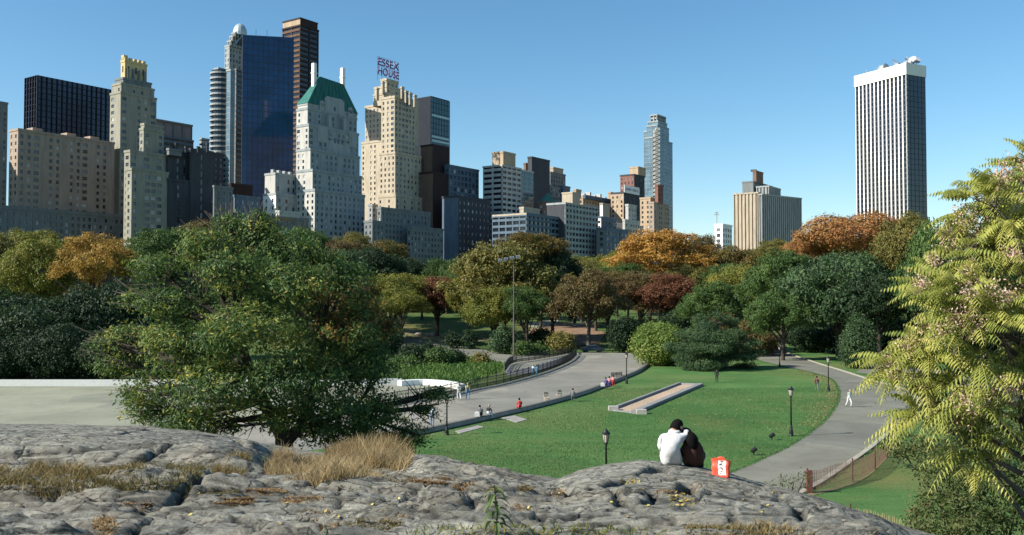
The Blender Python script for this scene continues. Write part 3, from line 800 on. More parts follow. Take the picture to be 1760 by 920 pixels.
b.box('crenel', S_GOLD, P[0], sv, bv, .2, 2.6, 1.5, 4.0, zt, zt + 3.4); b.box('crenel', S_GOLD, P[0], sv, bv, ls * .55, ls * .98, 5, 9, zt, zt + 2.6)
for i in range(4):
    u = ls * (i + .3) / 4; b.box('buttress', S_GREY, P[0], sv, bv, u, u + 1.1, -1.0, 0, zt - 12, zt - 4)
b.done()
# B4 stepped beige
b = Bld('stepped beige stone block standing before the gold-crowned tower')
b.tier(213, 223, 289, 259, D=462, wall=S_BEIGE, groups='2020', pitch=3.6, ww=1.5, floor=3.5)
b.tier(239, 246, 281, 221, yb=262, D=474, wall=S_BEIGE, groups='101', pitch=3.8, ww=1.8, floor=3.6)
b.tier(241, 247, 280, 213, yb=224, D=476, wall=S_BEIGE, style='blank')
b.tier(216, 226, 289, 290, D=458, wall=S_BEIGE, groups='1022201', pitch=3.3, ww=1.5, floor=3.5); b.done()
# B5 slab behind
b = Bld('wide grey slab with a pinkish panelled top storey behind the stepped beige block')
b.tier(262, 266, 330, 205, yb=233, D=600, style='piers', wall=S_GREY, glass=S_PINKP, pitch=7.6, ww=.7, floor=40, wh=0.1, corn=.5)
b.tier(262, 266, 332, 232, D=598, style='ribbon', wall=S_BLUEG, glass=G_BLACK, floor=3.8, pitch=0, wh=1.9); b.done()
# B6 dark ornate
b = Bld('dark ornate stone apartment house with gabled bays')
b.tier(284, 288, 345, 262, D=478, wall=S_DGREY, groups='0110', pitch=3.9, floor=4.4, wh=2.6)
b.tier(325, 327, 366, 250 + 6, D=484, wall=S_DGREY, groups='010', pitch=4, floor=4.4, wh=2.8)
b.tier(284, 289, 368, 308, D=474, wall=S_DGREY, groups='0101', pitch=4, floor=4.2, wh=2.4)
P, zt, sv, bv, ls, lb = b.tier(286, 290, 312, 256, yb=266, D=476, wall=S_GREY, style='blank')
for a, c in ((293, 299), (300, 306), (317, 322), (338, 343), (354, 358)): b.tier(a, a + 1, c, 247 + (a % 3) * 3, yb=262, D=480, wall=S_DGREY, style='blank', corn=.3, dep=3)
b.done()
b = Bld('dark narrow stone house between the ornate block and the banded tower'); b.tier(357, 359, 384, 262, D=500, wall=S_DGREY, ww=1.2); b.tier(366, 368, 400, 320, D=470, wall=S_GREY, ww=1.3); b.done()
# B7
b = Bld('small round-cornered pale tower just left of the white banded tower'); b.tier(342, 346, 359, 238, D=640, style='ribbon', wall=S_PALE, glass=G_BLACK, pitch=0, wh=1.5); b.done()
# B8 banded residential with rounded bays: stacked discs of balcony bands
b = Bld('slim tower of white balcony bands with a rounded corner', 'tower', 'residential_tower')
P, zt, sv, bv, ls, lb = b.tier(366, 374, 396, 117, D=610, style='ribbon', wall=S_PALE, glass=G_BLACK, floor=3.5, pitch=0, wh=1.9)
C = P[0]; W = b.mb('balcony', S_PALE); Gm = b.mb('glazing', G_BLACK)
cc = C + sv * 5 + bv * 3
Gm.prism([(cc.x + math.cos(a * math.pi / 12) * 6.6, cc.y + math.sin(a * math.pi / 12) * 6.6) for a in range(24)], 0, zt - 1)
nf = int(zt / 3.5)
for r in range(20, nf):
    z = zt - (nf - r) * 3.5; W.prism([(cc.x + math.cos(a * math.pi / 12) * 7.4, cc.y + math.sin(a * math.pi / 12) * 7.4) for a in range(24)], z, z + 1.25)
b.tier(362, 371, 396, 262, D=604, style='ribbon', wall=S_PALE, glass=G_BLACK, floor=3.5, pitch=0, wh=1.9)
b.tier(388, 395, 406, 120, D=606, style='curtain', wall=S_PALE, glass=G_PALE, floor=3.5, pitch=2.2)
b.tier(403, 405, 416, 119, D=600, style='ribbon', wall=S_GREY, glass=G_BLACK, floor=3.5, pitch=0, wh=2.1); b.done()
# B9 domed
b = Bld('slender stepped tower with a silver domed top behind the blue glass tower', 'tower', 'domed_tower')
for (a, c, d, yt, yb) in ((385, 393, 424, 78, 460), (389, 396, 424, 70, 80), (393, 399, 426, 62, 72), (397, 403, 428, 56, 64)):
    P, zt, sv, bv, ls, lb = b.tier(a, c, d, yt, yb=yb, D=690, style='punch' if yb > 100 else 'piers', wall=S_PALE, glass=G_TEAL, floor=3.8, pitch=2.6, ww=1.1, wh=2.4, dep=12)
cc = P[0] + sv * ls * .42 + bv * lb * .4
Dm = b.mb('dome', plain('dome_metal', (.42, .48, .48), .35, .3))
Dm.lathe([(5.2, -1), (5.2, 1.5), (4.9, 3.2), (4.2, 5.2), (3.1, 6.8), (1.7, 7.9), (.4, 8.3)], (cc.x, cc.y, zt), 16); b.done()
# B10 blue glass
b = Bld('broad dark blue glass tower with a faintly slanted flat top', 'tower', 'glass_tower')
P, zt, sv, bv, ls, lb = b.tier(415, 416, 504, 61, D=560, style='curtain', wall=S_BLACKF, glass=G_BLUE, floor=3.7, pitch=2.9, ang=62, dep=24, corn=0, mull=plain('blue_mullion', (.015, .03, .06), .4))
b.box('slanted_top', G_BLUE, P[0], sv, bv, 0, ls, 0, 24, zt, zt + .3)
M_ = b.mb('slanted_top', G_BLUE); a_, c_ = P[0], P[1]
M_.hexa([(P[0].x, P[0].y, zt + .3), (P[1].x, P[1].y, zt + .3), (P[2].x, P[2].y, zt + .3), (P[3].x, P[3].y, zt + .3), (P[0].x, P[0].y, zt + .35), (P[1].x, P[1].y, zt + 2.8), (P[2].x, P[2].y, zt + 2.8), (P[3].x, P[3].y, zt + .35)])
for px in (440, 459): q = AT(px, 56, 565); M_.tube((q.x - b.O.x, q.y - b.O.y, zt), (q.x - b.O.x, q.y - b.O.y, zt + 5), .12)
b.done()
# B11
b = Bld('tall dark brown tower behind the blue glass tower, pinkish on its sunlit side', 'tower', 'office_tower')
b.tier(484, 515, 547, 43, D=690, style='ribbon', wall=S_DBROWN, glass=G_BLACK, floor=3.9, pitch=7, ww=.6, wh=2.2, lwall=stone('sunlit_tan_panel', (.13, .075, .05)), lstyle='ribbon')  # sunlight put into the left face's panel colour; front darkened as shade
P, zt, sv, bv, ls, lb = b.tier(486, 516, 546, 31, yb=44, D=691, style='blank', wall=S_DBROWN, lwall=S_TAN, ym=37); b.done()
# low dark things in front of the glass tower
b = Bld('dark brown flat-roofed block at the foot of the blue glass tower'); b.tier(393, 397, 434, 316, D=510, wall=S_DBROWN, style='blank'); b.tier(401, 405, 447, 336, D=480, wall=S_BLUEG, ww=1.2); b.done()
# B13
b = Bld('small pale classical building with a bright white side wall left of the green-roofed tower', 'building', 'classical_building')
P, zt, sv, bv, ls, lb = b.tier(455, 473, 509, 298, D=500, wall=S_PALE, groups='101', pitch=3.6, floor=4.4, wh=2.4, lwall=S_WHITE, lstyle='blank')  # sunlit look put into the left walls with whiter brick and marble
b.tier(452, 474, 510, 333, D=496, wall=S_PALE, ww=1.5, floor=4, wh=2.0, pitch=4, lwall=S_MARBLE, lstyle='punch', groups='1')
for u in (1, 5, 9, 13): b.box('chimney', S_PALE, P[0], sv, bv, u, u + 1.4, 3, 5, zt, zt + 2.5)
b.done()
b = Bld('long low grey roofline with parapets before the pale classical building'); b.tier(440, 446, 530, 370, D=462, wall=S_GREY, groups='101', ww=1.2, par=1.6); b.tier(474, 480, 515, 363, yb=372, D=466, wall=S_WHITE, style='blank'); b.done()

# B14 green-roofed hotel tower
b = Bld('pale stepped tower with a steep green copper roof and two white chimneys', 'tower', 'hotel_tower')
S_WHITE_SHADED = stone('shaded_white_brick', (.25, .28, .285)); kw = dict(wall=S_WHITE_SHADED, floor=3.3, pitch=3.5, ww=1.4, wh=1.8, par=1.4, lwall=S_WHITE)  # front's bluish shade put into its brick colour; sunlit side stays white
b.tier(509, 528, 613, 186, D=512, groups='1010110101', **kw)
b.tier(509, 530, 616, 214, D=509, groups='2011', **kw)
b.tier(509, 533, 618, 256, D=506, groups='1101', **kw)
b.tier(509, 537, 622, 292, D=503, groups='11011', **kw)
b.tier(509, 541, 627, 326, D=500, groups='1', **kw)
P, zt, sv, bv, ls, lb = b.tier(511, 528, 613, 178, yb=190, D=513, wall=S_PALE, style='blank', corn=.8, lwall=S_WHITE)
zr = AT(560, 128, 520).z
rf = b.mb('roof', M_COPPER)
f = lambda u, v, z: tuple(P[0] + sv * u + bv * v + Vector((0, 0, z)))
e = 0.5
A = [f(-e, -e, zt + .3), f(ls + e, -e, zt + .3), f(ls + e, lb + e, zt + .3), f(-e, lb + e, zt + .3)]
T = [f(ls * .32, lb * .42, zr), f(ls * .80, lb * .42, zr - 1.0), f(ls * .80, lb * .6, zr - 1.0), f(ls * .32, lb * .6, zr)]
rf.hexa(A + T)
for u in np.linspace(0.06, .94, 9):     # standing seams
    p0 = Vector(A[0]).lerp(Vector(A[1]), u); p1 = Vector(T[0]).lerp(Vector(T[1]), u); b.mb('roof_seam', stone('copper_seam', (.02, .11, .09))).tube(p0, p1, .12, n=5)
wt = b.mb('chimney', S_MARBLE)
def chim(u, v, w, z1): b.box('chimney', S_MARBLE, P[0], sv, bv, u, u + w, v, v + w, zt + 6, z1); b.box('chimney', S_MARBLE, P[0], sv, bv, u - .25, u + w + .25, v - .25, v + w + .25, z1 - 6, z1 - 5.2)
chim(ls * .20, lb * .42, 2.1, AT(540, 104, 516).z); chim(ls * .78, lb * .42, 2.1, AT(586, 113, 535).z)
# the great gabled dormer wall in the middle of the shaded front and stepped bays below it
b.box('dormer', S_PALE, P[0], sv, bv, ls * .33, ls * .72, -.6, lb * .3, zt - 4, zt + 5.6)
b.box('dormer', S_PALE, P[0], sv, bv, ls * .36, ls * .69, -.5, lb * .25, zt + 5.6, zt + 6.6)
for u in (.22, .8):
    b.box('dormer', S_PALE, P[0], sv, bv, ls * u, ls * (u + .1), -.7, 4, zt - 3, zt + 1.5)
    c0 = P[0] + sv * ls * (u + .05) - bv * .7; b.mb('dormer', S_PALE).tube(tuple(c0 + Vector((0, 0, zt + 1.5))), tuple(c0 + bv * 4 + Vector((0, 0, zt + 1.5))), ls * .05, n=12)
for (u0, u1, o, y0, y1) in ((.34, .40, 1.6, 196, 236), (.64, .70, 1.6, 196, 236), (.28, .76, 2.2, 240, 262), (.24, .8, 2.6, 282, 300), (.1, .3, 2.4, 218, 246), (.74, .9, 2.4, 218, 246)):
    za, zb_ = AT(575, y1, 520).z, AT(575, y0, 520).z
    b.box('bay', S_PALE, P[0], sv, bv, ls * u0, ls * u1, -o - 1.5, -.02, za, zb_)
gl = b.mb('arched_window', G_BLACK)
for (u, yy, h, o) in ((.52, 208, 4.2, .65), (.45, 244, 3, 3.75), (.52, 244, 3, 3.75), (.60, 244, 3, 3.75), (.52, 186, 2.6, .65), (.40, 286, 2.2, 4.15), (.52, 286, 2.2, 4.15), (.64, 286, 2.2, 4.15)):
    z = AT(575, yy, 520).z; c0 = P[0] + sv * ls * u - bv * o
    gl.box(0, 0, 0, 0, 0, 0) if False else None
    p_ = lambda du, dz: tuple(c0 + sv * du - bv * .05 + Vector((0, 0, z + dz)))
    gl.face([p_(-.7, 0), p_(.7, 0), p_(.7, h - .7), p_(.45, h - .2), p_(0, h), p_(-.45, h - .2), p_(-.7, h - .7)])
b.done()

# B16 Essex-type hotel with roof sign
b = Bld('cream stepped hotel tower with a red two-line sign on its roof', 'tower', 'hotel_tower')
kw = dict(wall=S_CREAM, floor=3.4, pitch=3.3, ww=1.3, wh=1.8, par=1.4)
b.tier(621, 668, 676, 240, D=590, groups='101', **kw)
b.tier(627, 665, 672, 178, D=598, groups='11', **kw)
b.tier(655, 678, 719, 166, D=570, groups='1122110', **kw)
b.tier(652, 679, 724, 262, D=566, groups='1', **kw)
b.tier(650, 680, 729, 336, D=563, groups='10', **kw)
b.tier(641, 664, 706, 160, yb=180, D=585, groups='10', **kw)
b.tier(643, 664, 698, 148, yb=170, D=588, groups='10', **kw)
P, zt, sv, bv, ls, lb = b.tier(654, 664, 684, 136, yb=152, D=590, groups='1', **kw)
for (x, y) in ((657, 141), (690, 150), (697, 157), (704, 160), (712, 164), (647, 152), (671, 166), (660, 168)): b.tier(x - 2, x, x + 4, y, yb=y + 20, D=572 if x > 668 else 583, style='blank', wall=S_CREAM, corn=.3, dep=3)
b.tier(603 + 30, 640, 758 - 100, 352, D=574, wall=S_PALE, ww=1.2)
b.done()
essex_root, EP, Ezt, Esv, Ebv, Els = b.root, P, zt, sv, bv, ls
# podium row of the hotel along the street
b = Bld('long lower grey-blue stone block with rows of small windows along the street')
b.tier(626, 640, 660, 380, D=500, wall=S_GREY, pitch=3, ww=1.2, floor=3.2, wh=1.6); b.tier(648, 655, 740, 357, D=508, wall=S_GREY, pitch=2.9, ww=1.2, floor=3.2, wh=1.6)
b.tier(700, 706, 762, 390, D=515, wall=S_GREY, pitch=2.9, ww=1.2, floor=3.2, wh=1.6); b.done()

# B17 teal glass with bent shaded side
b = Bld('dark teal glass tower with bright reflected bands right of the cream hotel', 'tower', 'glass_tower')
b.tier(706, 740, 773, 166, D=690, style='curtain', wall=S_BLACKF, glass=G_TEAL, lstyle='blank', lwall=S_BLACKF, floor=3.9, pitch=3, corn=0)
P, zt, sv, bv, ls, lb = b.tier(711, 741, 772, 165, yb=172, D=691, style='blank', wall=S_DGREY, corn=0, ym=168)
for z in (14, 30, 33): b.box('lit_band', plain('painted_lit_band', (.35, .5, .52), .5), P[0], sv, bv, 0.4, ls * .98, -.5, -.1, zt - z - 1, zt - z + .6)  # bright reflected light on the glass, painted as pale bands
b.done()
# B18 brown
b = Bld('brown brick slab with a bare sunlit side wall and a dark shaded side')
b.tier(723, 743, 772, 249, D=585, style='blank', wall=S_DBROWN, lwall=S_BROWN)  # light and shade put into the colours: brown sunlit side, darkened front
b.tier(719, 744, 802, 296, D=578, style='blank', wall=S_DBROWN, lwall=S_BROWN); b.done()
# B19
b = Bld('dark slab of square windows with a plain grey side wall')
b.tier(764, 772, 823, 284, D=590, style='punch', wall=S_BLUEG, pitch=4, ww=2.4, wh=2.2, floor=3.8)
b.tier(760, 788, 843, 337, D=560, wall=S_DGREY, pitch=4.2, ww=1.8, wh=1.9, floor=4.6, lstyle='blank', lwall=S_BLUEG); b.done()
# B21
b = Bld('white banded apartment block with a tan square penthouse', 'building', 'banded_apartment_block')
b.tier(830, 863, 896, 284, D=600, style='ribbon', wall=S_WHITE, glass=G_BLACK, floor=3.5, pitch=5.2, ww=1.2, wh=1.7)
b.tier(846, 865, 886, 261, yb=285, D=606, style='blank', wall=S_TAN); b.done()
b = Bld('dark green glass block between the banded apartments and the dark slab'); b.tier(890, 895, 917, 292, D=640, style='curtain', wall=S_WHITE, glass=G_TEAL, floor=3.6, pitch=4); b.done()
b = Bld('windowless dark slab with a raised corner', 'building', 'dark_slab'); b.tier(907, 914, 945, 270, D=680, style='blank', wall=S_DGREY); b.tier(900, 904, 918, 281, D=684, style='blank', wall=S_BROWN, dep=10); b.done()
b = Bld('slim grey tower with rounded setback top right of the dark slab'); b.tier(940, 946, 972, 296, D=720, wall=S_GREY, ww=2, pitch=3.4); b.tier(946, 951, 968, 288, yb=298, D=724, wall=S_TAN, style='blank'); b.done()
b = Bld('teal-grey narrow building beside the slim grey tower'); b.tier(963, 968, 980, 320, D=700, wall=S_BLUEG, ww=1.5); b.done()
# green pyramid
b = Bld('stone turret with a green pyramid roof', 'building', 'turret_building')
P, zt, sv, bv, ls, lb = b.tier(926, 934, 958, 347, D=610, wall=S_BROWN, ww=1.4)
ap = tuple(P[0] + sv * ls / 2 + bv * lb / 2 + Vector((0, 0, zt + 7))); rf = b.mb('roof', M_COPPER)
for i in range(4): rf.face([(P[i].x, P[i].y, zt + .6), (P[(i + 1) % 4].x, P[(i + 1) % 4].y, zt + .6), ap])
b.done()
# B25
b = Bld('long low dark block with a pale flat roof edge behind the big park trees')
b.tier(846, 905, 968, 368, D=520, style='ribbon', wall=S_BLUEG, glass=G_BLACK, floor=3.5, pitch=4, ww=.8, wh=2.1, par=1.8)
b.tier(893, 900, 928, 357, yb=370, D=530, style='blank', wall=S_CREAM); b.tier(846, 905, 968, 366, yb=369, D=519.6, style='blank', wall=S_CREAM, corn=0); b.done()
b = Bld('grey apartment slab with pale window bands and a dark left side', 'building', 'banded_apartment_block')
b.tier(940, 972, 1028, 349, D=545, style='ribbon', wall=S_PALE, glass=G_BLACK, lstyle='blank', lwall=S_DGREY, floor=3.4, pitch=3.6, ww=1, wh=1.8); b.done()
b = Bld('cream chimney-topped house behind the grey banded slab'); b.tier(966, 984, 997, 331, D=640, style='blank', wall=S_CREAM, lwall=S_CREAM); b.tier(986, 990, 999, 326, yb=340, D=645, style='blank', wall=S_TAN); b.done()
b = Bld('cream hall with a green roof edge behind the grey banded slab')
b.tier(994, 1002, 1050, 339, D=660, wall=S_TAN, pitch=4, ww=1.5); P, zt, sv, bv, ls, lb = b.tier(1002, 1006, 1053, 336, yb=341, D=658, style='blank', wall=S_BLUEG, corn=.4)
for k in range(5): b.box('roof_unit', S_WHITE, P[0], sv, bv, ls * (.1 + k * .19), ls * (.15 + k * .19), 3, 7, zt, zt + 2 + k % 2 * 1.6)
b.done()
b = Bld('narrow white-walled house with a blue-grey front'); b.tier(1027, 1033, 1060, 373, D=590, wall=S_BLUEG, lwall=S_MARBLE, ww=2, pitch=4); b.tier(1031, 1036, 1048, 350, D=620, wall=S_BEIGE, lwall=S_MARBLE, style='blank'); b.done()
b = Bld('low blue-grey block with pale terraces at the tree line'); b.tier(1025, 1042, 1085, 392, D=560, wall=S_BLUEG, ww=2.2, pitch=4.4, lwall=S_GREY); b.tier(1052, 1060, 1105, 384, D=600, wall=S_WHITE, ww=1.5); b.done()
# B29 sign board building
b = Bld('beige brick building carrying a white billboard on its roof', 'building', 'brick_building')
b.tier(1045, 1050, 1070, 331, D=700, wall=S_TAN, pitch=3.2)
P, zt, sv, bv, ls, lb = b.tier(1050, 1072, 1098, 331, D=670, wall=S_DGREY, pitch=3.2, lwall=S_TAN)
b.box('billboard', S_MARBLE, P[0], sv, bv, 0, ls, -.6, -.2, zt, zt + 5.6)
b.box('billboard_frame', S_BLACKF, P[0], sv, bv, 0, ls, -.15, .3, zt - .5, zt + 5.2)
mk = MB(); rr = random.Random(3)
b.done()
bb = b.root
u = ls * .1
while u < ls * .9:
    w = ls * .065; f = lambda uu, z, o=.66: tuple(P[0] + sv * uu - bv * o + Vector((0, 0, zt + z)))
    mk.quad(f(u, 1.8), f(u + w * .35, 1.8), f(u + w * .35, 3.8), f(u, 3.8)); mk.quad(f(u + w * .35, 2.6), f(u + w, 2.6), f(u + w, 3.1), f(u + w * .35, 3.1)); 
    if rr.random() < .6: mk.quad(f(u + w * .7, 1.8), f(u + w, 1.8), f(u + w, 3.8), f(u + w * .7, 3.8))
    u += w * 1.45
mk.build('lettering', plain('sign_blue', (.10, .14, .25), .6), bb)
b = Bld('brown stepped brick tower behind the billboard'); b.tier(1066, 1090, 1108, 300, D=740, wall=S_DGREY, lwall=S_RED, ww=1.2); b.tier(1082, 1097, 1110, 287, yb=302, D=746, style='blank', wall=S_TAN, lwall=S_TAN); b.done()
# B31 tall slim
b = Bld('tall slim grey-blue glass tower with a lantern top standing alone', 'tower', 'glass_tower')
kw = dict(style='curtain', glass=G_PALE, wall=S_PALE, floor=3.6, pitch=2.4, corn=.4)
b.tier(1107, 1122, 1156, 236, D=800, **kw); b.tier(1107, 1128, 1150, 224, D=803, **kw); b.tier(1112, 1130, 1150, 215, D=800, **kw); b.tier(1114, 1131, 1147, 208, yb=216, D=806, **kw)
P, zt, sv, bv, ls, lb = b.tier(1118, 1130, 1145, 197, yb=209, D=808, style='piers', wall=S_PALE, glass=G_BLACK, pitch=3, ww=.8, wh=2, floor=3.6)
Wb = b.mb('balcony', S_WHITE)
for i in range(44):
    q = AT(1127 + (3 if i % 2 else 0), 380 - i * 3.6, 797); Wb.box(q.x - b.O.x - 1.6, q.x - b.O.x + 1.8, q.y - b.O.y - 2.5, q.y - b.O.y + 2, q.z, q.z + 2.4)
b.done()
b = Bld('beige brick apartment house in front of the tall slim tower'); b.tier(1100, 1118, 1130, 340, D=640, wall=S_TAN); b.tier(1115, 1124, 1150, 348, D=630, wall=S_PINKB, groups='101'); b.tier(1126, 1131, 1140, 318, yb=350, D=634, wall=S_RED, ww=1); b.done()
b = Bld('pale narrow house below the billboard'); b.tier(1075, 1080, 1094, 352, D=600, wall=S_WHITE, ww=1.2); b.tier(1070, 1074, 1100, 378, D=590, wall=S_WHITE, ww=1.6); b.done()
# B33 white office block
b = Bld('ribbed pale office block with a stepped top and a brown water tank house', 'building', 'office_block')
kw = dict(style='piers', glass=S_TAN, floor=60, wh=.1, corn=.3)
b.tier(1260, 1303, 1308, 331, D=740, wall=S_CREAM, pitch=3.0, ww=1.7, **kw)  # sunlit tone put into the cream face, shade into the grey front
kw['glass'] = S_GREY
P, zt, sv, bv, ls, lb = b.tier(1304, 1310, 1378, 334, D=736, wall=S_PALE, pitch=2.6, ww=1.4, ang=52, **kw)
b.tier(1300, 1322, 1342, 320, yb=336, D=746, style='piers', wall=S_PALE, glass=S_GREY, pitch=2.6, ww=1.4, floor=60, wh=.1, corn=.3)
b.tier(1276, 1295, 1328, 312, yb=334, D=752, style='blank', wall=S_GREY)
P, zt, sv, bv, ls, lb = b.tier(1294, 1300, 1312, 294, yb=314, D=755, style='blank', wall=S_BROWN)
b.box('tank_lid', S_DGREY, P[0], sv, bv, 1, 5, 1, 5, zt, zt + 1.5); b.done()
# B34
b = Bld('little white building with a mast between the trees', 'building', 'small_white_building')
P, zt, sv, bv, ls, lb = b.tier(1228, 1242, 1258, 386, D=560, wall=S_MARBLE, groups='1', pitch=3.5, ww=2.2, wh=2)
M_ = b.mb('mast', S_PALE); c0 = P[0] + sv * 3 + bv * 5
M_.tube((c0.x, c0.y, zt), (c0.x, c0.y, zt + 8), .25); M_.tube((c0.x - 1.6, c0.y, zt + 6.4), (c0.x + 1.6, c0.y, zt + 6.4), .18); M_.tube((c0.x - 1, c0.y, zt + 7.6), (c0.x + 1, c0.y, zt + 7.6), .2); b.done()
# B35 white marble tower
b = Bld('big white ribbed tower with dark window strips and dishes on its roof', 'tower', 'office_tower')
kw = dict(wall=S_MARBLE, glass=G_BLACK, ang=62)
P, zt, sv, bv, ls, lb = b.tier(1471, 1559, 1592, 128, D=671, style='curtain', lstyle='piers', pitch=3.5, ww=1.0, floor=3.8, wh=2.7, corn=0, mull=S_DGREY, lwall=S_MARBLE, dep=45, **kw)
b.parts = {k: v for k, v in b.parts.items()}
b.box('top_band', S_MARBLE, P[0], sv, bv, -.5, ls + .5, -.5, lb + .5, zt, zt + 8.5)
dish = b.mb('dish', plain('dish_metal', (.32, .33, .34), .5))
rr = random.Random(5); z2 = zt + 8.5
for k in range(10):
    u, v = ls * rr.uniform(.1, .8), lb * rr.uniform(.05, .75); c0 = P[0] + sv * u + bv * v
    dish.tube((c0.x, c0.y, z2), (c0.x, c0.y, z2 + 3), .3)
    aim = Vector((rr.uniform(-1, 1), -rr.uniform(.3, 1), .5)).normalized(); h = Vector((c0.x, c0.y, z2 + 3.8))
    dish.tube(h, h + aim * .8, .3, rr.uniform(2.0, 3.4), 12)
for k in range(6): u = ls * rr.uniform(.1, .9); v = lb * rr.uniform(.1, .6); b.box('roof_unit', S_PALE, P[0], sv, bv, u, u + 3, v, v + 4, z2, z2 + rr.uniform(1.5, 4))
for k in range(5): u = ls * rr.uniform(.1, .9); v = lb * rr.uniform(.02, .9); c0 = P[0] + sv * u + bv * v; dish.tube((c0.x, c0.y, z2), (c0.x, c0.y, z2 + rr.uniform(4, 7)), .15)
b.done()
b = Bld('brown block beyond the right edge of the white tower'); b.tier(1690, 1720, 1790, 300, D=760, wall=S_TAN); b.done()

# the roof sign
def text_mesh(body, size, ext=.15, bold=.02):
    cu = bpy.data.curves.new('t', 'FONT'); cu.body = body; cu.size = size; cu.extrude = ext; cu.offset = bold; cu.space_character = 1.05
    o = bpy.data.objects.new('t', cu); COL.objects.link(o)
    me = bpy.data.meshes.new_from_object(o.evaluated_get(bpy.context.evaluated_depsgraph_get()))
    bpy.data.objects.remove(o); bpy.data.curves.remove(cu)
    return me
SIGN = plain('sign_letters', (.10, .03, .13), .5)
sc_ = AT(648, 116, 590); sw = Els * 1.0
fr = empty('roof_sign', (EP[0].x + essex_root.location.x, EP[0].y + essex_root.location.y, Ezt), 'two-line open letter sign reading ESSEX HOUSE on the cream hotel roof', 'sign', rz=math.atan2(Esv.y, Esv.x))
kL = AT(648, 116, 590); kR = AT(684, 120, 598)
wd = Els * 1.78
for txt, zz in (('ESSEX', 7.6), ('HOUSE', 1.9)):
    me = text_mesh(txt, 6.3, .2, .1); me.materials.clear(); me.materials.append(SIGN)
    xs = [v.co.x for v in me.vertices]; w = max(xs) - min(xs); 
    me.transform(Matrix.Translation((-min(xs), 0, 0))); me.transform(Matrix.Diagonal((wd / w, 1.05, 1, 1))); me.transform(Matrix.Rotation(R(90), 4, 'X'))
    o = link('lettering', me, fr, (-Els * .72, 0, zz))
sf = MB()
for x in np.linspace(-Els * .72, -Els * .72 + wd, 6): sf.tube((x, .45, -2), (x, .45, 13), .1)
for z in (1.5, 4.5, 7.2, 10, 13): sf.tube((-Els * .72, .45, z), (-Els * .72 + wd, .45, z), .08)
sf.build('frame', S_BLACKF, fr)
# ------------------------------------------------------------------ trees
def ortho_quads(c, n, t, hl, hw, rng, bend=0.0):
    """leaf-shaped quads: centre c, normal n, axis t (arrays)"""
    t = t - n * (t * n).sum(1, keepdims=True); t /= np.linalg.norm(t, axis=1, keepdims=True) + 1e-9
    b = np.cross(n, t)
    v = np.stack([c - t * hl, c + b * hw - t * hl * .1, c + t * hl - n * bend * hl, c - b * hw - t * hl * .1], 1)
    return v
def unit(a): return a / (np.linalg.norm(a, axis=-1, keepdims=True) + 1e-9)
def leaf_cloud(lobes, twigs_per_m2, leaves, size, spread, rng, droop=.2, inner=.25, squash=.75, asp=.5, flat=.3, ragged=0, rfreq=1.0):
    """lobes: (x,y,z,rx,ry,rz). Twigs sit on the lobes' skins, leaves gather round the twigs"""
    V = []; T = []
    L = np.array(lobes, float)
    for li, (x, y, z, a, b, c) in enumerate(L):
        area = 4 * math.pi * ((a * b) ** 1.6 / 3 + (a * c) ** 1.6 / 3 + (b * c) ** 1.6 / 3) ** (1 / 1.6)
        nt = max(8, int(area * twigs_per_m2))
        d = unit(rng.normal(size=(nt, 3)))
        rr = np.where(rng.random(nt) < inner, rng.uniform(.35, .85, nt), rng.uniform(.86, 1.08, nt))
        p = np.array([x, y, z]) + d * rr[:, None] * np.array([a, b, c])
        # drop the twigs that would sit deep inside some other lobe
        deep = np.zeros(nt, bool)
        for lj, o in enumerate(L):
            if lj != li: deep |= ((((p - o[:3]) / (o[3:] * .72)) ** 2).sum(1) < 1)
        keep = ~deep | (rng.random(nt) < .12)
        if ragged: keep &= (np.sin(p[:, 0] * 1.15 * rfreq + li) * np.sin(p[:, 1] * 1.05 * rfreq + 2 * li) * np.sin(p[:, 2] * 1.4 * rfreq + 1) + rng.normal(size=nt) * .12) < ragged
        p, d = p[keep], d[keep]; nt = len(p)
        if nt == 0: continue
        tw = rng.random(nt); k = leaves
        sp = spread * rng.uniform(.6, 1.3, (nt, 1, 1))
        q = rng.normal(size=(nt, k, 3)) * np.array([1, 1, .6]) * sp
        cpos = (p[:, None, :] + q).reshape(-1, 3)
        cpos[:, 2] -= (np.linalg.norm(q[..., :2], axis=2) * droop).ravel()
        N = unit(np.repeat(d, k, 0) * .8 + np.array([0, 0, flat]) + rng.normal(size=(nt * k, 3)) * .55)
        A = unit(rng.normal(size=(nt * k, 3)) + np.repeat(d, k, 0) * .8 - np.array([0, 0, .5]))
        s = size * rng.uniform(.6, 1.25, (nt * k, 1))
        V.append(ortho_quads(cpos, N, A, s, s * asp, rng, .3))
        # tint: lobes, twigs and single leaves all differ
        lt = rng.random() * .30; T.append(np.repeat(lt + np.repeat(tw * .35, k) + rng.random(nt * k) * .35, 4))
    V = np.concatenate(V).reshape(-1, 3); T = np.concatenate(T)
    return V, T
def quads_for(V): return np.arange(len(V)).reshape(-1, 4)
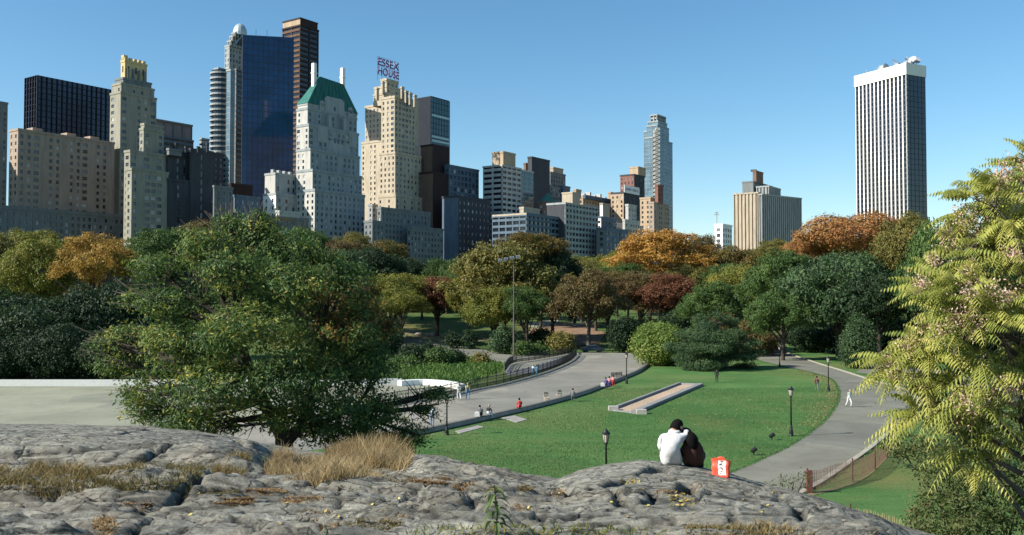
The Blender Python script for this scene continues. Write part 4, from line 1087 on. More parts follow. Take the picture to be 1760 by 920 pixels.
PAL = {
 'green':  [(0.031, 0.061, 0.018), (0.051, 0.100, 0.026), (0.082, 0.138, 0.033), (0.141, 0.192, 0.046)],
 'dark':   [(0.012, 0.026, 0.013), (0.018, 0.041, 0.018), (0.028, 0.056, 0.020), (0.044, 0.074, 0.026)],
 'blue':   [(0.023, 0.049, 0.023), (0.041, 0.079, 0.033), (0.067, 0.118, 0.044), (0.109, 0.160, 0.056)],
 'yg':     [(0.070, 0.102, 0.020), (0.128, 0.154, 0.028), (0.205, 0.198, 0.036), (0.307, 0.243, 0.038)],
 'olive':  [(0.070, 0.084, 0.023), (0.122, 0.128, 0.033), (0.192, 0.166, 0.041), (0.256, 0.179, 0.044)],
 'orange': [(.22, .115, .025), (.36, .18, .035), (.46, .26, .055), (.30, .24, .06)],
 'gold':   [(.23, .145, .035), (.34, .21, .045), (.42, .27, .06), (.24, .19, .05)],
 'rust':   [(.22, .09, .035), (.34, .145, .05), (.34, .20, .07), (.20, .16, .06)],
 'lime':   [(.06, .11, .025), (.11, .18, .035), (.19, .25, .05), (.32, .28, .06)],
 'red':    [(0.077, 0.033, 0.018), (0.141, 0.058, 0.031), (0.192, 0.079, 0.038), (0.102, 0.083, 0.031)],
 'maroon': [(0.083, 0.064, 0.026), (0.141, 0.079, 0.033), (0.102, 0.102, 0.033), (0.205, 0.109, 0.044)],
 'mix':    [(0.038, 0.064, 0.020), (0.077, 0.100, 0.026), (0.192, 0.115, 0.028), (0.064, 0.090, 0.023)],
}
LM = {k: leafmat('leaves_' + k, v) for k, v in PAL.items()}
M_BARK = plain('bark', (.050, .038, .028), .95, var=.4, scale=6, bump=.5)
M_BARKG = plain('bark_grey', (.10, .085, .07), .95, var=.35, scale=5, bump=.5)
def crown_proto(seed, nl=34, flatness=.8, leaf=.21, dens=2.1, lv=13, gap=.30, lobe=(.24, .40), shape='round'):
    """unit-ish crown of radius 8 m centred on the origin, plus its limbs"""
    rng = np.random.default_rng(seed); L = []
    for i in range(nl):
        d = unit(rng.normal(size=3)); 
        if shape == 'round': d[2] = abs(d[2]) * .95 - .32 if rng.random() < .8 else d[2] * .6
        rr = rng.uniform(.45, 1.0); s = rng.uniform(*lobe) * (1.15 - .45 * rr)
        p = d * rr * np.array([8, 8, 8 * flatness])
        if shape == 'cone': h = rng.random(); p = np.array([math.cos(i * 2.4) * 5 * (1 - h), math.sin(i * 2.4) * 5 * (1 - h), -7 + 14 * h]); s = .34 * (1.1 - h * .8)
        L.append((*p, 8 * s, 8 * s, 8 * s * .78))
    L.append((0, 0, 0, 8 * .55, 8 * .55, 8 * .55 * flatness))
    V, T = leaf_cloud(L, dens, lv, leaf, .40, rng, ragged=.22)
    me = np_mesh('crown', V, quads_for(V), LM['green'], T)
    mb = MB(); rr_ = random.Random(seed)
    base = Vector((0, 0, -8 * flatness - 4.5))
    mb.path([base, base + Vector((.1, .05, 3)), Vector((rr_.uniform(-.5, .5), 0, -3.5)), Vector((rr_.uniform(-.8, .8), .3, 1))], [.52, .40, .32, .14], 9)
    for i, l in enumerate(L[:12]):
        st = Vector((0, 0, -8 * flatness - rr_.uniform(-2.0, 1.8))); e = Vector(l[:3])
        mid = st.lerp(e, .5) + Vector((0, 0, rr_.uniform(-.8, .6)))
        mb.path([st, mid, e], [.20, .13, .05], 6)
    return me, mb.mesh('trunk', M_BARK, True)
PROTO = [crown_proto(1), crown_proto(2, 40, .7), crown_proto(3, 28, .9), crown_proto(4, 46, .85, lobe=(.2, .34)), crown_proto(5, 32, 1.0)]
PCONE = crown_proto(11, 26, .95, shape='cone', leaf=.22, dens=2)
def tree(px, w, top, bot, D, pal, label, p=0, name='tree', group=None, gz=None, trunk=True, rz_=None, base_px=None, depth=1.0, bark=None):
    """crown spans w photo pixels about column px, from row top to row bot, at distance D"""
    w = w * (1.1 if D > 170 else 1.0)
    mid = (top + bot) / 2; c = AT(px, mid, D); rx = w / F * D / 2; ry = (bot - top) / F * D / 2
    z0 = tzf(c.x, c.y) if gz is None else gz
    root = empty(name, (c.x, c.y, z0), label, 'tree', group)
    me, tr = (PCONE if p == 'cone' else PROTO[p])
    fl = {0: .8, 1: .7, 2: .9, 3: .85, 4: 1.0, 'cone': .95}[p]
    rot = rnd.uniform(0, 6.28) if rz_ is None else rz_
    k = me.copy() if not me.users else me
    o = link('crown', me, root, (0, 0, c.z - z0)); o.rotation_euler = (0, 0, rot)
    kx = rx / (8 * 1.06); kz = ry / (8 * (fl + .1) if p != 'cone' else 8.8)
    o.scale = (kx, kx * depth, kz)
    o.material_slots[0].link = 'OBJECT'; o.material_slots[0].material = LM[pal]
    if trunk:
        t = link('trunk', tr, root, (0, 0, 0)); t.rotation_euler = (0, 0, rot)
        h = c.z - z0; ktz = h / (8 * fl + 4.5); kt = min(kx, .95)
        t.location = (0, 0, h); t.scale = (max(.25, kt), max(.25, kt), ktz)
        if bark: t.material_slots[0].link = 'OBJECT'; t.material_slots[0].material = bark
    return root
FAR = 'trees of the wood behind the plaza'
T = tree
# far screen of trees in front of the streets, left to right
T(-120, 150, 350, 520, 190, 'green', 'dark green tree left of the golden tree at the frame edge', 0)
T(-30, 140, 365, 540, 175, 'olive', 'olive tree at the far left edge', 1)
T(60, 150, 368, 560, 160, 'yg', 'yellow-green tree left of the golden tree', 2)
T(165, 150, 377, 520, 158, 'gold', 'golden orange tree at the left under the low grey block', 3)
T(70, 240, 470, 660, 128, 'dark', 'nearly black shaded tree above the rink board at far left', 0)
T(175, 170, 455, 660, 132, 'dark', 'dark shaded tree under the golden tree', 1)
T(262, 170, 470, 660, 135, 'blue', 'blue-green tree behind the left side of the big near tree', 3)
T(275, 130, 361, 500, 205, 'green', 'green tree topping the big tree at its upper left', 2)
T(350, 110, 357, 470, 230, 'maroon', 'dull maroon tree just below the dark ornate house', 4)
T(440, 130, 392, 520, 240, 'green', 'mid-green tree behind the top of the big near tree', 0)
T(528, 90, 377, 460, 250, 'green', 'rounded green tree under the green-roofed tower', 3)
T(472, 50, 388, 450, 280, 'olive', 'little olive tree between two green crowns at the street', 1)
T(590, 90, 388, 500, 245, 'maroon', 'brownish tree right of the rounded green tree', 2)
T(645, 110, 402, 520, 235, 'dark', 'dark green tree below the cream hotel tower', 0)
T(582, 100, 405, 520, 225, 'blue', 'deep green tree in the middle of the row under the hotel', 4)
T(560, 160, 440, 600, 205, 'maroon', 'brown-tinged tree behind the right shoulder of the big near tree', 1)
T(698, 90, 430, 520, 290, 'dark', 'dark tree in the gap right of the cream hotel podium', 3)
T(735, 80, 440, 530, 300, 'olive', 'small olive tree beneath the long grey-blue block', 2)
T(768, 90, 423, 530, 285, 'green', 'green tree at the left shoulder of the big olive maple', 0)
T(672, 130, 446, 560, 215, 'yg', 'yellow-green tree leaning over the lawn behind the near tree', 4)
T(690, 90, 480, 560, 200, 'yg', 'low yellow tree left of the forked reddish tree', 3)
# the reddish forked tree on the far lawn
T(752, 100, 462, 552, 222, 'red', 'reddish tree with a forked trunk on the far lawn', 1, bark=M_BARK)
T(805, 90, 455, 560, 215, 'yg', 'yellowing tree between the reddish tree and the tall light mast', 2)
T(868, 200, 384, 585, 205, 'olive', 'big olive maple behind the tall light mast', 3)
T(905, 140, 378, 480, 214, 'mix', 'crown with rusty top joined to the big olive maple', 2)
T(852, 110, 470, 585, 196, 'yg', 'pale yellow-green tree left of the tall light mast', 0)
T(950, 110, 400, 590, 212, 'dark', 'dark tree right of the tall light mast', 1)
T(905, 90, 470, 575, 192, 'green', 'grey-green tree close behind the tall light mast', 4)
T(1000, 90, 425, 540, 250, 'olive', 'olive tree far behind the red-green tree', 0)
T(1012, 128, 438, 585, 186, 'maroon', 'red-green tree with a single trunk at the plaza end', 3, bark=M_BARKG)
T(1060, 90, 415, 520, 270, 'yg', 'yellow tree left of the big orange tree', 1)
T(1135, 170, 375, 500, 255, 'orange', 'big bright orange tree below the slim glass tower', 3)
T(1100, 130, 440, 560, 214, 'maroon', 'brown-red tree with several trunks behind the round bush', 4)
T(1150, 110, 445, 555, 208, 'red', 'crimson-topped tree below the big orange tree', 2)
T(1205, 70, 385, 480, 300, 'maroon', 'brown tree right of the big orange tree', 0)
T(1245, 110, 405, 520, 262, 'mix', 'green and yellow tree under the little white building', 1)
T(1290, 90, 408, 500, 280, 'maroon', 'brownish tree in front of the ribbed pale office block', 2)
T(1225, 110, 465, 580, 185, 'green', 'round green tree above the dark pine', 3)
T(1262, 110, 430, 560, 205, 'yg', 'yellow-green tree left of the great green oak', 0)
T(1340, 80, 392, 480, 260, 'olive', 'thin olive tree at the foot of the office block', 4)
T(1345, 130, 405, 560, 172, 'green', 'left crown of the great green oak group', 3)
T(1440, 230, 392, 606, 160, 'blue', 'great green oak with a dark hollow under its crown', 0)
T(1345, 120, 480, 600, 158, 'green', 'lower green tree at the left foot of the great oak', 1)
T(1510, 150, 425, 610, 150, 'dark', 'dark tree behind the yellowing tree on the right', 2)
T(1470, 200, 347, 470, 235, 'rust', 'wide rust-orange tree in front of the white ribbed tower', 1)
T(1400, 90, 378, 470, 240, 'rust', 'small rust tree left of the wide rust-orange tree', 4)
T(1560, 130, 335, 520, 160, 'olive', 'olive green tree against the right side of the white tower', 3)
T(1640, 190, 320, 600, 140, 'green', 'tall green tree hidden behind the yellowing tree', 0)
T(1800, 220, 300, 620, 150, 'mix', 'mixed green and orange tree at the far right', 2)
T(1950, 220, 340, 640, 160, 'green', 'green tree beyond the far right edge', 1)
HUE = dict(green='green', dark='very dark', olive='olive', mix='green and orange', maroon='brownish', yg='yellow-green', blue='deep green', rust='rusty', orange='orange')
MARK = [(-150, 'the far left stone block'), (30, 'the left end of the navy slab'), (120, 'the beige apartment block'), (230, 'the gold-crowned tower'), (325, 'the dark ornate house'), (390, 'the white banded tower'), (455, 'the blue glass tower'),
        (565, 'the green-roofed tower'), (650, 'the cream hotel with the sign'), (745, 'the brown brick slab'), (805, 'the slab of square windows'), (865, 'the tan penthouse block'), (925, 'the windowless dark slab'), (1000, 'the grey banded slab'),
        (1080, 'the billboard'), (1135, 'the slim glass tower'), (1190, 'the gap past the slim tower'), (1243, 'the little white building'), (1320, 'the pale office block'), (1420, 'the gap beside the ribbed tower'), (1530, 'the white ribbed tower'), (1680, 'the feathery yellow tree'), (1850, 'the far right sky')]
_used = {}
def wood_label(pal, px, row, what='tree'):
    m = min(MARK, key=lambda q: abs(q[0] - px))[1]; s = '%s %s %s below %s' % (HUE[pal], row, what, m)
    _used[s] = _used.get(s, 0) + 1; n = _used[s]
    return s if n == 1 else s + ', %s from the left' % {2: 'second', 3: 'third', 4: 'fourth'}.get(n, 'fifth')
# second rows filling the depth of the wood
fr = random.Random(21)
pl = ['green', 'dark', 'olive', 'mix', 'maroon', 'dark', 'green', 'yg']
for i in range(34):
    px = -260 + i * 66 + fr.uniform(-15, 15); D = fr.uniform(330, 420)
    top = 412 + fr.uniform(-14, 18) + (8 if 700 < px < 1300 else -22)
    if 1200 < px < 1270: top = 425
    T(px, fr.uniform(90, 120), top, top + 95, D, (pz := pl[fr.randrange(8)]), wood_label(pz, px, 'far'), fr.randrange(5), group='far trees in front of the street')
for i in range(20):      # small trees closer in, of every autumn colour, so that crowns overlap
    px = 690 + i * 33 + fr.uniform(-10, 10); D = fr.uniform(222, 262); top = 446 + fr.uniform(-14, 16); w = fr.uniform(62, 92)
    if 730 < px < 840: D = 268; top += 6
    T(px, w, top, top + w * .95, D, (pz := ['yg', 'olive', 'mix', 'green', 'maroon', 'orange', 'green', 'olive'][fr.randrange(8)]), wood_label(pz, px, 'nearer'), fr.randrange(5), group='nearer trees of the wood')
for i in range(22):
    px = -240 + i * 98 + fr.uniform(-20, 20); D = fr.uniform(285, 320)
    top = 470 + fr.uniform(-10, 12)
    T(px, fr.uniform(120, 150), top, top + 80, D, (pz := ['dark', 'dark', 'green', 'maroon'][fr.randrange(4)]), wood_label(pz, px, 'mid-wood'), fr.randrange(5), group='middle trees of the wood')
# shrubs and young conifers
def shrub(px, w, top, bot, D, pal, label, p=2, cat='bush', name='bush', lumps=None, group=None, size=None, gz=None, ytilt=0):
    c = AT(px, (top + bot) / 2, D); rx = w / F * D / 2; rzz = (bot - top) / F * D / 2
    z0 = tzf(c.x, c.y) if gz is None else gz
    rng = np.random.default_rng(abs(int(px * 7 + top))); n = lumps or 7; L = []
    hh = c.z + rzz - z0
    for i in range(n):
        a = 6.28 * i / n + rng.random(); k = rng.uniform(.35, .62)
        L.append((math.cos(a) * rx * k, math.sin(a) * rx * k, hh * rng.uniform(.35, .68), rx * rng.uniform(.4, .52), rx * rng.uniform(.4, .52), hh * rng.uniform(.26, .34)))
    L.append((0, 0, hh * .45, rx * .78, rx * .78, hh * .45)); L.append((0, 0, hh * .62, rx * .5, rx * .5, hh * .38))
    s = size or max(.06, D / F * 2.3)
    V, Tt = leaf_cloud(L, 1.3 / (s * 4) ** 2 * 2.2, 11, s * .9, s * 2.2, rng)
    root = empty(name, (c.x, c.y, z0), label, cat, group)
    link('foliage', np_mesh('foliage', V, quads_for(V), LM[pal], Tt), root)
    mb = MB()
    for i in range(5): a = 1.26 * i; mb.path([(0, 0, -.1), (math.cos(a) * rx * .2, math.sin(a) * rx * .2, hh * .3), (math.cos(a) * rx * .5, math.sin(a) * rx * .5, hh * .65)], [.06 + rx * .02, .05, .02], 6)
    mb.build('stem', M_BARK, root)
    return root
S = shrub
S(1073, 54, 543, 609, 178, 'dark', 'round clipped dark bush beside the end of the plaza')
S(965, 42, 570, 613, 178, 'olive', 'yellow-green cone-shaped bush behind the railing end')
S(1140, 112, 554, 640, 148, 'lime', 'pale yellow-green bush at the corner of the lawn and plaza', lumps=13)
S(806, 22, 568, 602, 190, 'dark', 'right one of two young dark conifers beyond the railing', cat='conifer', name='young_conifer')
S(778, 24, 572, 600, 192, 'dark', 'left one of two young dark conifers beyond the railing', cat='conifer', name='young_conifer')
S(866, 40, 560, 612, 176, 'blue', 'grey-green bush left of the foot of the light mast')
S(900, 34, 588, 614, 172, 'green', 'low bush right of the foot of the light mast')
S(925, 40, 592, 614, 174, 'green', 'low green bush between the light mast and the cone-shaped bush')
S(715, 50, 592, 640, 150, 'dark', 'dark bush at the water side beyond the railing')
S(700, 44, 612, 652, 144, 'green', 'leafy green bush at the left end of the reeds')
S(828, 26, 606, 634, 150, 'olive', 'small olive bush at the right end of the reeds')
S(780, 40, 600, 630, 152, 'dark', 'dark bush in the middle behind the reeds')
S(755, 46, 596, 642, 148, 'green', 'green bush among the reeds beyond the railing')
S(660, 60, 560, 610, 165, 'dark', 'dark bush behind the right edge of the big near tree')
S(735, 30, 588, 622, 158, 'dark', 'small dark upright bush by the far walk')
S(1285, 30, 545, 600, 168, 'maroon', 'brownish bush between the pine and the great oak')
S(1318, 40, 572, 604, 172, 'maroon', 'rusty shrub at the foot of the great oak', lumps=5)
S(1240, 60, 540, 600, 176, 'maroon', 'dull red-brown shrub behind the dark pine')
S(1475, 60, 540, 612, 140, 'blue', 'green shrub at the right foot of the great oak')
for i, (px, w, top, bot, D, pal) in enumerate(((-90, 170, 560, 668, 124, 'dark'), (10, 150, 570, 668, 123, 'dark'), (100, 150, 556, 666, 122, 'dark'), (190, 130, 566, 664, 121, 'dark'), (270, 130, 560, 662, 124, 'blue'), (340, 120, 560, 660, 126, 'dark'))):
    S(px, w, top, bot, D, pal, wood_label(pal, px, 'undergrowth', 'shrub'), group='undergrowth behind the rink', gz=0)
for i, (px, w, top, bot, D, pal) in enumerate(((1110, 60, 545, 606, 192, 'maroon'), (1160, 70, 535, 600, 196, 'dark'), (1215, 70, 530, 600, 194, 'green'), (1300, 60, 560, 600, 180, 'green'), (1390, 70, 560, 600, 182, 'dark'), (1450, 80, 552, 604, 178, 'dark'), (1530, 110, 545, 606, 168, 'dark'), (1620, 130, 540, 620, 160, 'green'), (1740, 160, 530, 640, 150, 'dark'), (930, 50, 565, 598, 196, 'dark'), (640, 80, 560, 600, 186, 'dark'), (570, 90, 555, 620, 170, 'dark'))):
    S(px, w, top, bot, D, pal, wood_label(pal, px, 'low', 'shrub'), group='understorey shrubs')
# reeds and rank greenery between the two railings
def rank_green(name, pts, n, h, mat, label=None, kind='stuff', seed=1, zf=None, w=.05, lean=.4, cull=0):
    rng = np.random.default_rng(seed); P = [G(*p) for p in pts] if len(pts[0]) == 2 and zf is None else [Vector(p) for p in pts]
    poly = np.array([(p.x, p.y) for p in P]); lo, hi = poly.min(0), poly.max(0); pts_ = []
    while len(pts_) < n:
        q = rng.uniform(lo, hi, (n, 2)); ins = np.zeros(len(q), bool); j = len(poly) - 1
        for i in range(len(poly)):
            a, b_ = poly[i], poly[j]
            c = ((a[1] > q[:, 1]) != (b_[1] > q[:, 1])) & (q[:, 0] < (b_[0] - a[0]) * (q[:, 1] - a[1]) / (b_[1] - a[1] + 1e-12) + a[0]); ins ^= c; j = i
        pts_ += list(q[ins])
    q = np.array(pts_[:n]); z = (zf or tz)(q[:, 0], q[:, 1])
    return blades(name, q, z, h, mat, rng, w, lean, label, kind, cull=cull)
def blades(name, q, z, h, mat, rng, w, lean, label=None, kind='stuff', patch=.5, cull=0):
    if cull:
        kp = fbm(q[:, 0] / cull, q[:, 1] / cull, 19, 3) + rng.random(len(q)) * .5 > .12; q = q[kp]; z = z[kp]
    n = len(q); c = np.stack([q[:, 0], q[:, 1], z - .02], 1)
    pn = vnoise(q[:, 0] / patch * .5, q[:, 1] / patch * .5, 5)
    hh = (h * rng.uniform(.45, 1.15, n) * (.6 + .7 * pn))[:, None]
    a = rng.uniform(0, 6.28, n); d = np.stack([np.cos(a), np.sin(a), np.zeros(n)], 1); ln = (lean * rng.uniform(.2, 1.2, n))[:, None]
    s = np.cross(d, [0, 0, 1.0]); a2 = rng.uniform(0, 6.28, n); s = np.stack([np.cos(a2), np.sin(a2), np.zeros(n)], 1)
    up = np.array([0, 0, 1.0]); ww = w * rng.uniform(.6, 1.3, n)[:, None]
    m = c + up * hh * .55 + d * hh * ln * .35; t = c + up * hh + d * hh * ln
    V = np.stack([c - s * ww, c + s * ww, m + s * ww * .8, m - s * ww * .8, m - s * ww * .8, m + s * ww * .8, t + s * ww * .25, t - s * ww * .25], 1).reshape(-1, 3)
    Q = np.arange(n * 8).reshape(-1, 4); ti = np.repeat(np.clip(pn * .5 + rng.random(n) * .5, 0, 1), 8)
    o = link(name, np_mesh(name, V, Q, mat, ti)); return tag(o, label, None, None, kind)
M_REED = leafmat('reeds', [(.028, .065, .014), (.05, .11, .02), (.085, .155, .03), (.15, .20, .055)])
rank_green('reeds', [(700, 652), (760, 662), (800, 664), (858, 640), (868, 628), (820, 618), (760, 612), (700, 620)], 9000, .55, M_REED, 'bright green reeds between the rink and the far walk', w=.09)
rank_green('reeds', [(600, 650), (700, 652), (705, 618), (600, 610)], 5000, .7, LM['green'], 'dark rank greenery beyond the rink', seed=2, w=.09)
# ------------------------------------------------------------------ the dark pine on the lawn
def pine():
    rng = np.random.default_rng(5); D = 140; c = AT(1228, 600, D); k = D / F
    root = empty('pine_tree', (c.x, c.y, 0), 'broad dark pine spreading low over the back of the lawn', 'tree')
    L = []
    for (px, py, w, h, dy) in ((1215, 560, 46, 12, 0), (1250, 552, 30, 12, 2), (1190, 570, 50, 13, -1), (1255, 572, 46, 12, 1), (1220, 580, 70, 13, -2), (1180, 592, 55, 13, 0), (1262, 596, 52, 11, 0), (1215, 600, 70, 14, -3), (1272, 614, 44, 9, -1), (1180, 612, 48, 13, -1), (1205, 548, 26, 10, 1), (1240, 542, 20, 9, 0), (1290, 588, 30, 7, 0), (1298, 606, 30, 6, 0), (1230, 620, 74, 14, -2), (1195, 628, 52, 10, -3), (1278, 630, 36, 7, 1), (1225, 600, 60, 30, 3)):
        q = AT(px, py, D + dy); L.append((q.x - c.x, q.y - c.y, q.z, w * k * .62, w * k * .62, h * k * .85))
    L = [(x + (rng.random() - .5) * a * 1.1, y + (rng.random() - .5) * b * 1.1, z + (rng.random() - .5) * c, a * .6, b * .6, c * .75) for (x, y, z, a, b, c) in L for _ in range(3)]
    V, Tt = leaf_cloud(L, 4.5, 14, .17, .30, rng, droop=.15, asp=.3, flat=.6)
    link('foliage', np_mesh('foliage', V, quads_for(V), LM['blue'], Tt), root)
    mb = MB(); mb.path([(0, 0, -.1), (.1, 0, 2), (.2, 0, 5), (.3, 0, 8)], [.35, .3, .2, .06], 8)
    for l in L: mb.path([(.1, 0, max(.6, l[2] - .7)), (l[0] * .5, l[1] * .5, l[2] - .3), (l[0], l[1], l[2])], [.12, .08, .03], 5)
    mb.build('trunk', M_BARK, root)
pine()

# ------------------------------------------------------------------ the big near tree
NEAR = leafmat('leaves_near', [(.022, .046, .018), (.044, .090, .028), (.078, .142, .038), (.140, .200, .046), (.38, .33, .06)], .35)
NEARR = leafmat('leaves_near_orange', [(.05, .07, .02), (.18, .11, .025), (.30, .14, .03)], .35)
def near_tree():
    rng = np.random.default_rng(9); D = 32.5
    b0 = AT(492, 764, D); gz = min(b0.z, rz(b0.x, b0.y)); gz = rz(b0.x, b0.y)
    root = empty('spreading_tree', (b0.x, b0.y, gz), 'big dark green spreading tree with a leaning forked trunk behind the rock', 'tree')
    lob = [(425, 398, 52, 32, 1), (345, 420, 55, 34, -.5), (505, 425, 62, 36, .5), (270, 458, 48, 28, 0), (400, 462, 72, 42, -1.5), (592, 478, 55, 36, 0), (500, 490, 72, 44, -1.5), (300, 520, 62, 38, -.5), (630, 528, 38, 34, 0),
           (575, 560, 70, 44, -1.5), (430, 560, 80, 46, -2.6), (225, 580, 50, 26, 0), (325, 600, 72, 42, -2), (205, 622, 42, 22, .5), (270, 665, 60, 36, -1), (385, 662, 76, 44, -2.8), (510, 640, 72, 46, -2.8), (630, 622, 56, 44, -1),
           (658, 690, 40, 40, 0), (580, 700, 70, 40, -1.5), (700, 742, 32, 40, 1), (330, 715, 56, 22, -1.5), (470, 715, 50, 24, -2), (620, 750, 60, 28, .5), (372, 728, 40, 16, -1), (560, 742, 46, 18, .8), (650, 764, 44, 20, 1.2), (450, 500, 90, 70, 2), (560, 620, 90, 80, 2.2), (340, 590, 90, 70, 2.2),
           (748, 674, 22, 9, .5), (728, 700, 18, 10, .5), (250, 705, 40, 18, -.5), (185, 590, 28, 12, 0), (232, 510, 30, 16, 1), (660, 560, 24, 24, .5), (560, 440, 40, 24, 1.5), (390, 375, 26, 14, 1), (452, 374, 22, 12, 1)]
    k = D / F; L = []
    for (px, py, a, c, dy) in lob:
        q = AT(px, py, D + dy); 
        L.append((q.x - b0.x, q.y - b0.y, q.z - gz, a * k * .9, a * k * .86, c * k * .84))
        for j in range(3):      # each bough carries several flat sprays
            an = rng.uniform(0, 6.28); o1, o2 = math.cos(an) * .48, math.sin(an) * .48
            L.append((q.x - b0.x + o1 * a * k, q.y - b0.y + o2 * a * k * .9, q.z - gz + rng.uniform(-.5, .5) * c * k, a * k * rng.uniform(.45, .65), a * k * rng.uniform(.45, .65), c * k * rng.uniform(.34, .5)))
    V, Tt = leaf_cloud(L, 8.0, 24, .082, .19, rng, droop=.35, asp=.36, inner=.28, ragged=.24, rfreq=1.9); Tt = np.clip(Tt * 1.2 - .06 + (rng.random(len(Tt) // 4).repeat(4) > .99) * .5, 0, 1)
    V4 = V.reshape(-1, 4, 3); keep = (V4[:, 0, 2] > 0.0); V4 = V4[keep]; Tt = Tt.reshape(-1, 4)[keep].ravel(); V = V4.reshape(-1, 3)
    me = np_mesh('crown', V, quads_for(V), [NEAR, NEARR], Tt)
    # a few sprays already turned orange on the right shoulder
    q0 = AT(575, 545, D - 2); q1 = AT(655, 545, D); q2 = AT(432, 412, D); mi = np.zeros(len(V4), int)
    for q, r in ((q0, .9), (q1, .8)):
        d = np.linalg.norm(V4[:, 0] - np.array([q.x - b0.x, q.y - b0.y, q.z - gz]), axis=1); mi |= (d < r * (.5 + .9 * rng.random(len(V4)))) 
    me.polygons.foreach_set('material_index', mi.astype(np.int32))
    link('crown', me, root)
    mb = MB(); P = lambda px, py, dy=0: AT(px, py, D + dy) - Vector((b0.x, b0.y, gz))
    B0 = Vector((0, 0, -.5))
    mb.path([B0, P(488, 752), P(468, 715, -.3), P(452, 690, -.6), P(430, 640, -1), P(405, 560, -1), P(400, 470, -.5)], [.42, .30, .24, .21, .17, .12, .05], 10)
    mb.path([P(492, 757), P(515, 735, .2), P(530, 700, .4), P(545, 640, .2), P(560, 560, 0), P(540, 470, 0)], [.26, .19, .16, .13, .10, .04], 9)
    mb.path([P(515, 735, .2), P(560, 725, .6), P(610, 700, .6), P(650, 650, .4)], [.13, .11, .08, .04], 7)
    tips = [Vector(l[:3]) for l in L]; nodes = [P(452, 690, -.6), P(430, 640, -1), P(405, 560, -1), P(530, 700, .4), P(545, 640, .2), P(560, 560, 0), P(610, 700, .6)]
    for t in tips:
        n = min(nodes, key=lambda q: (q - t).length + (3 if q.z > t.z + .5 else 0)); m = n.lerp(t, .5) + Vector((0, 0, -.15))
        mb.path([n, m, t, t + (t - n) * .15], [.085, .055, .03, .01], 6)
        for j in range(4):
            e = t + Vector((rnd.uniform(-1, 1), rnd.uniform(-1, 1), rnd.uniform(-.5, .7))) * 1.1; mb.path([m.lerp(t, .6), e], [.025, .006], 4)
    mb.build('trunk', M_BARK, root, True)
near_tree()

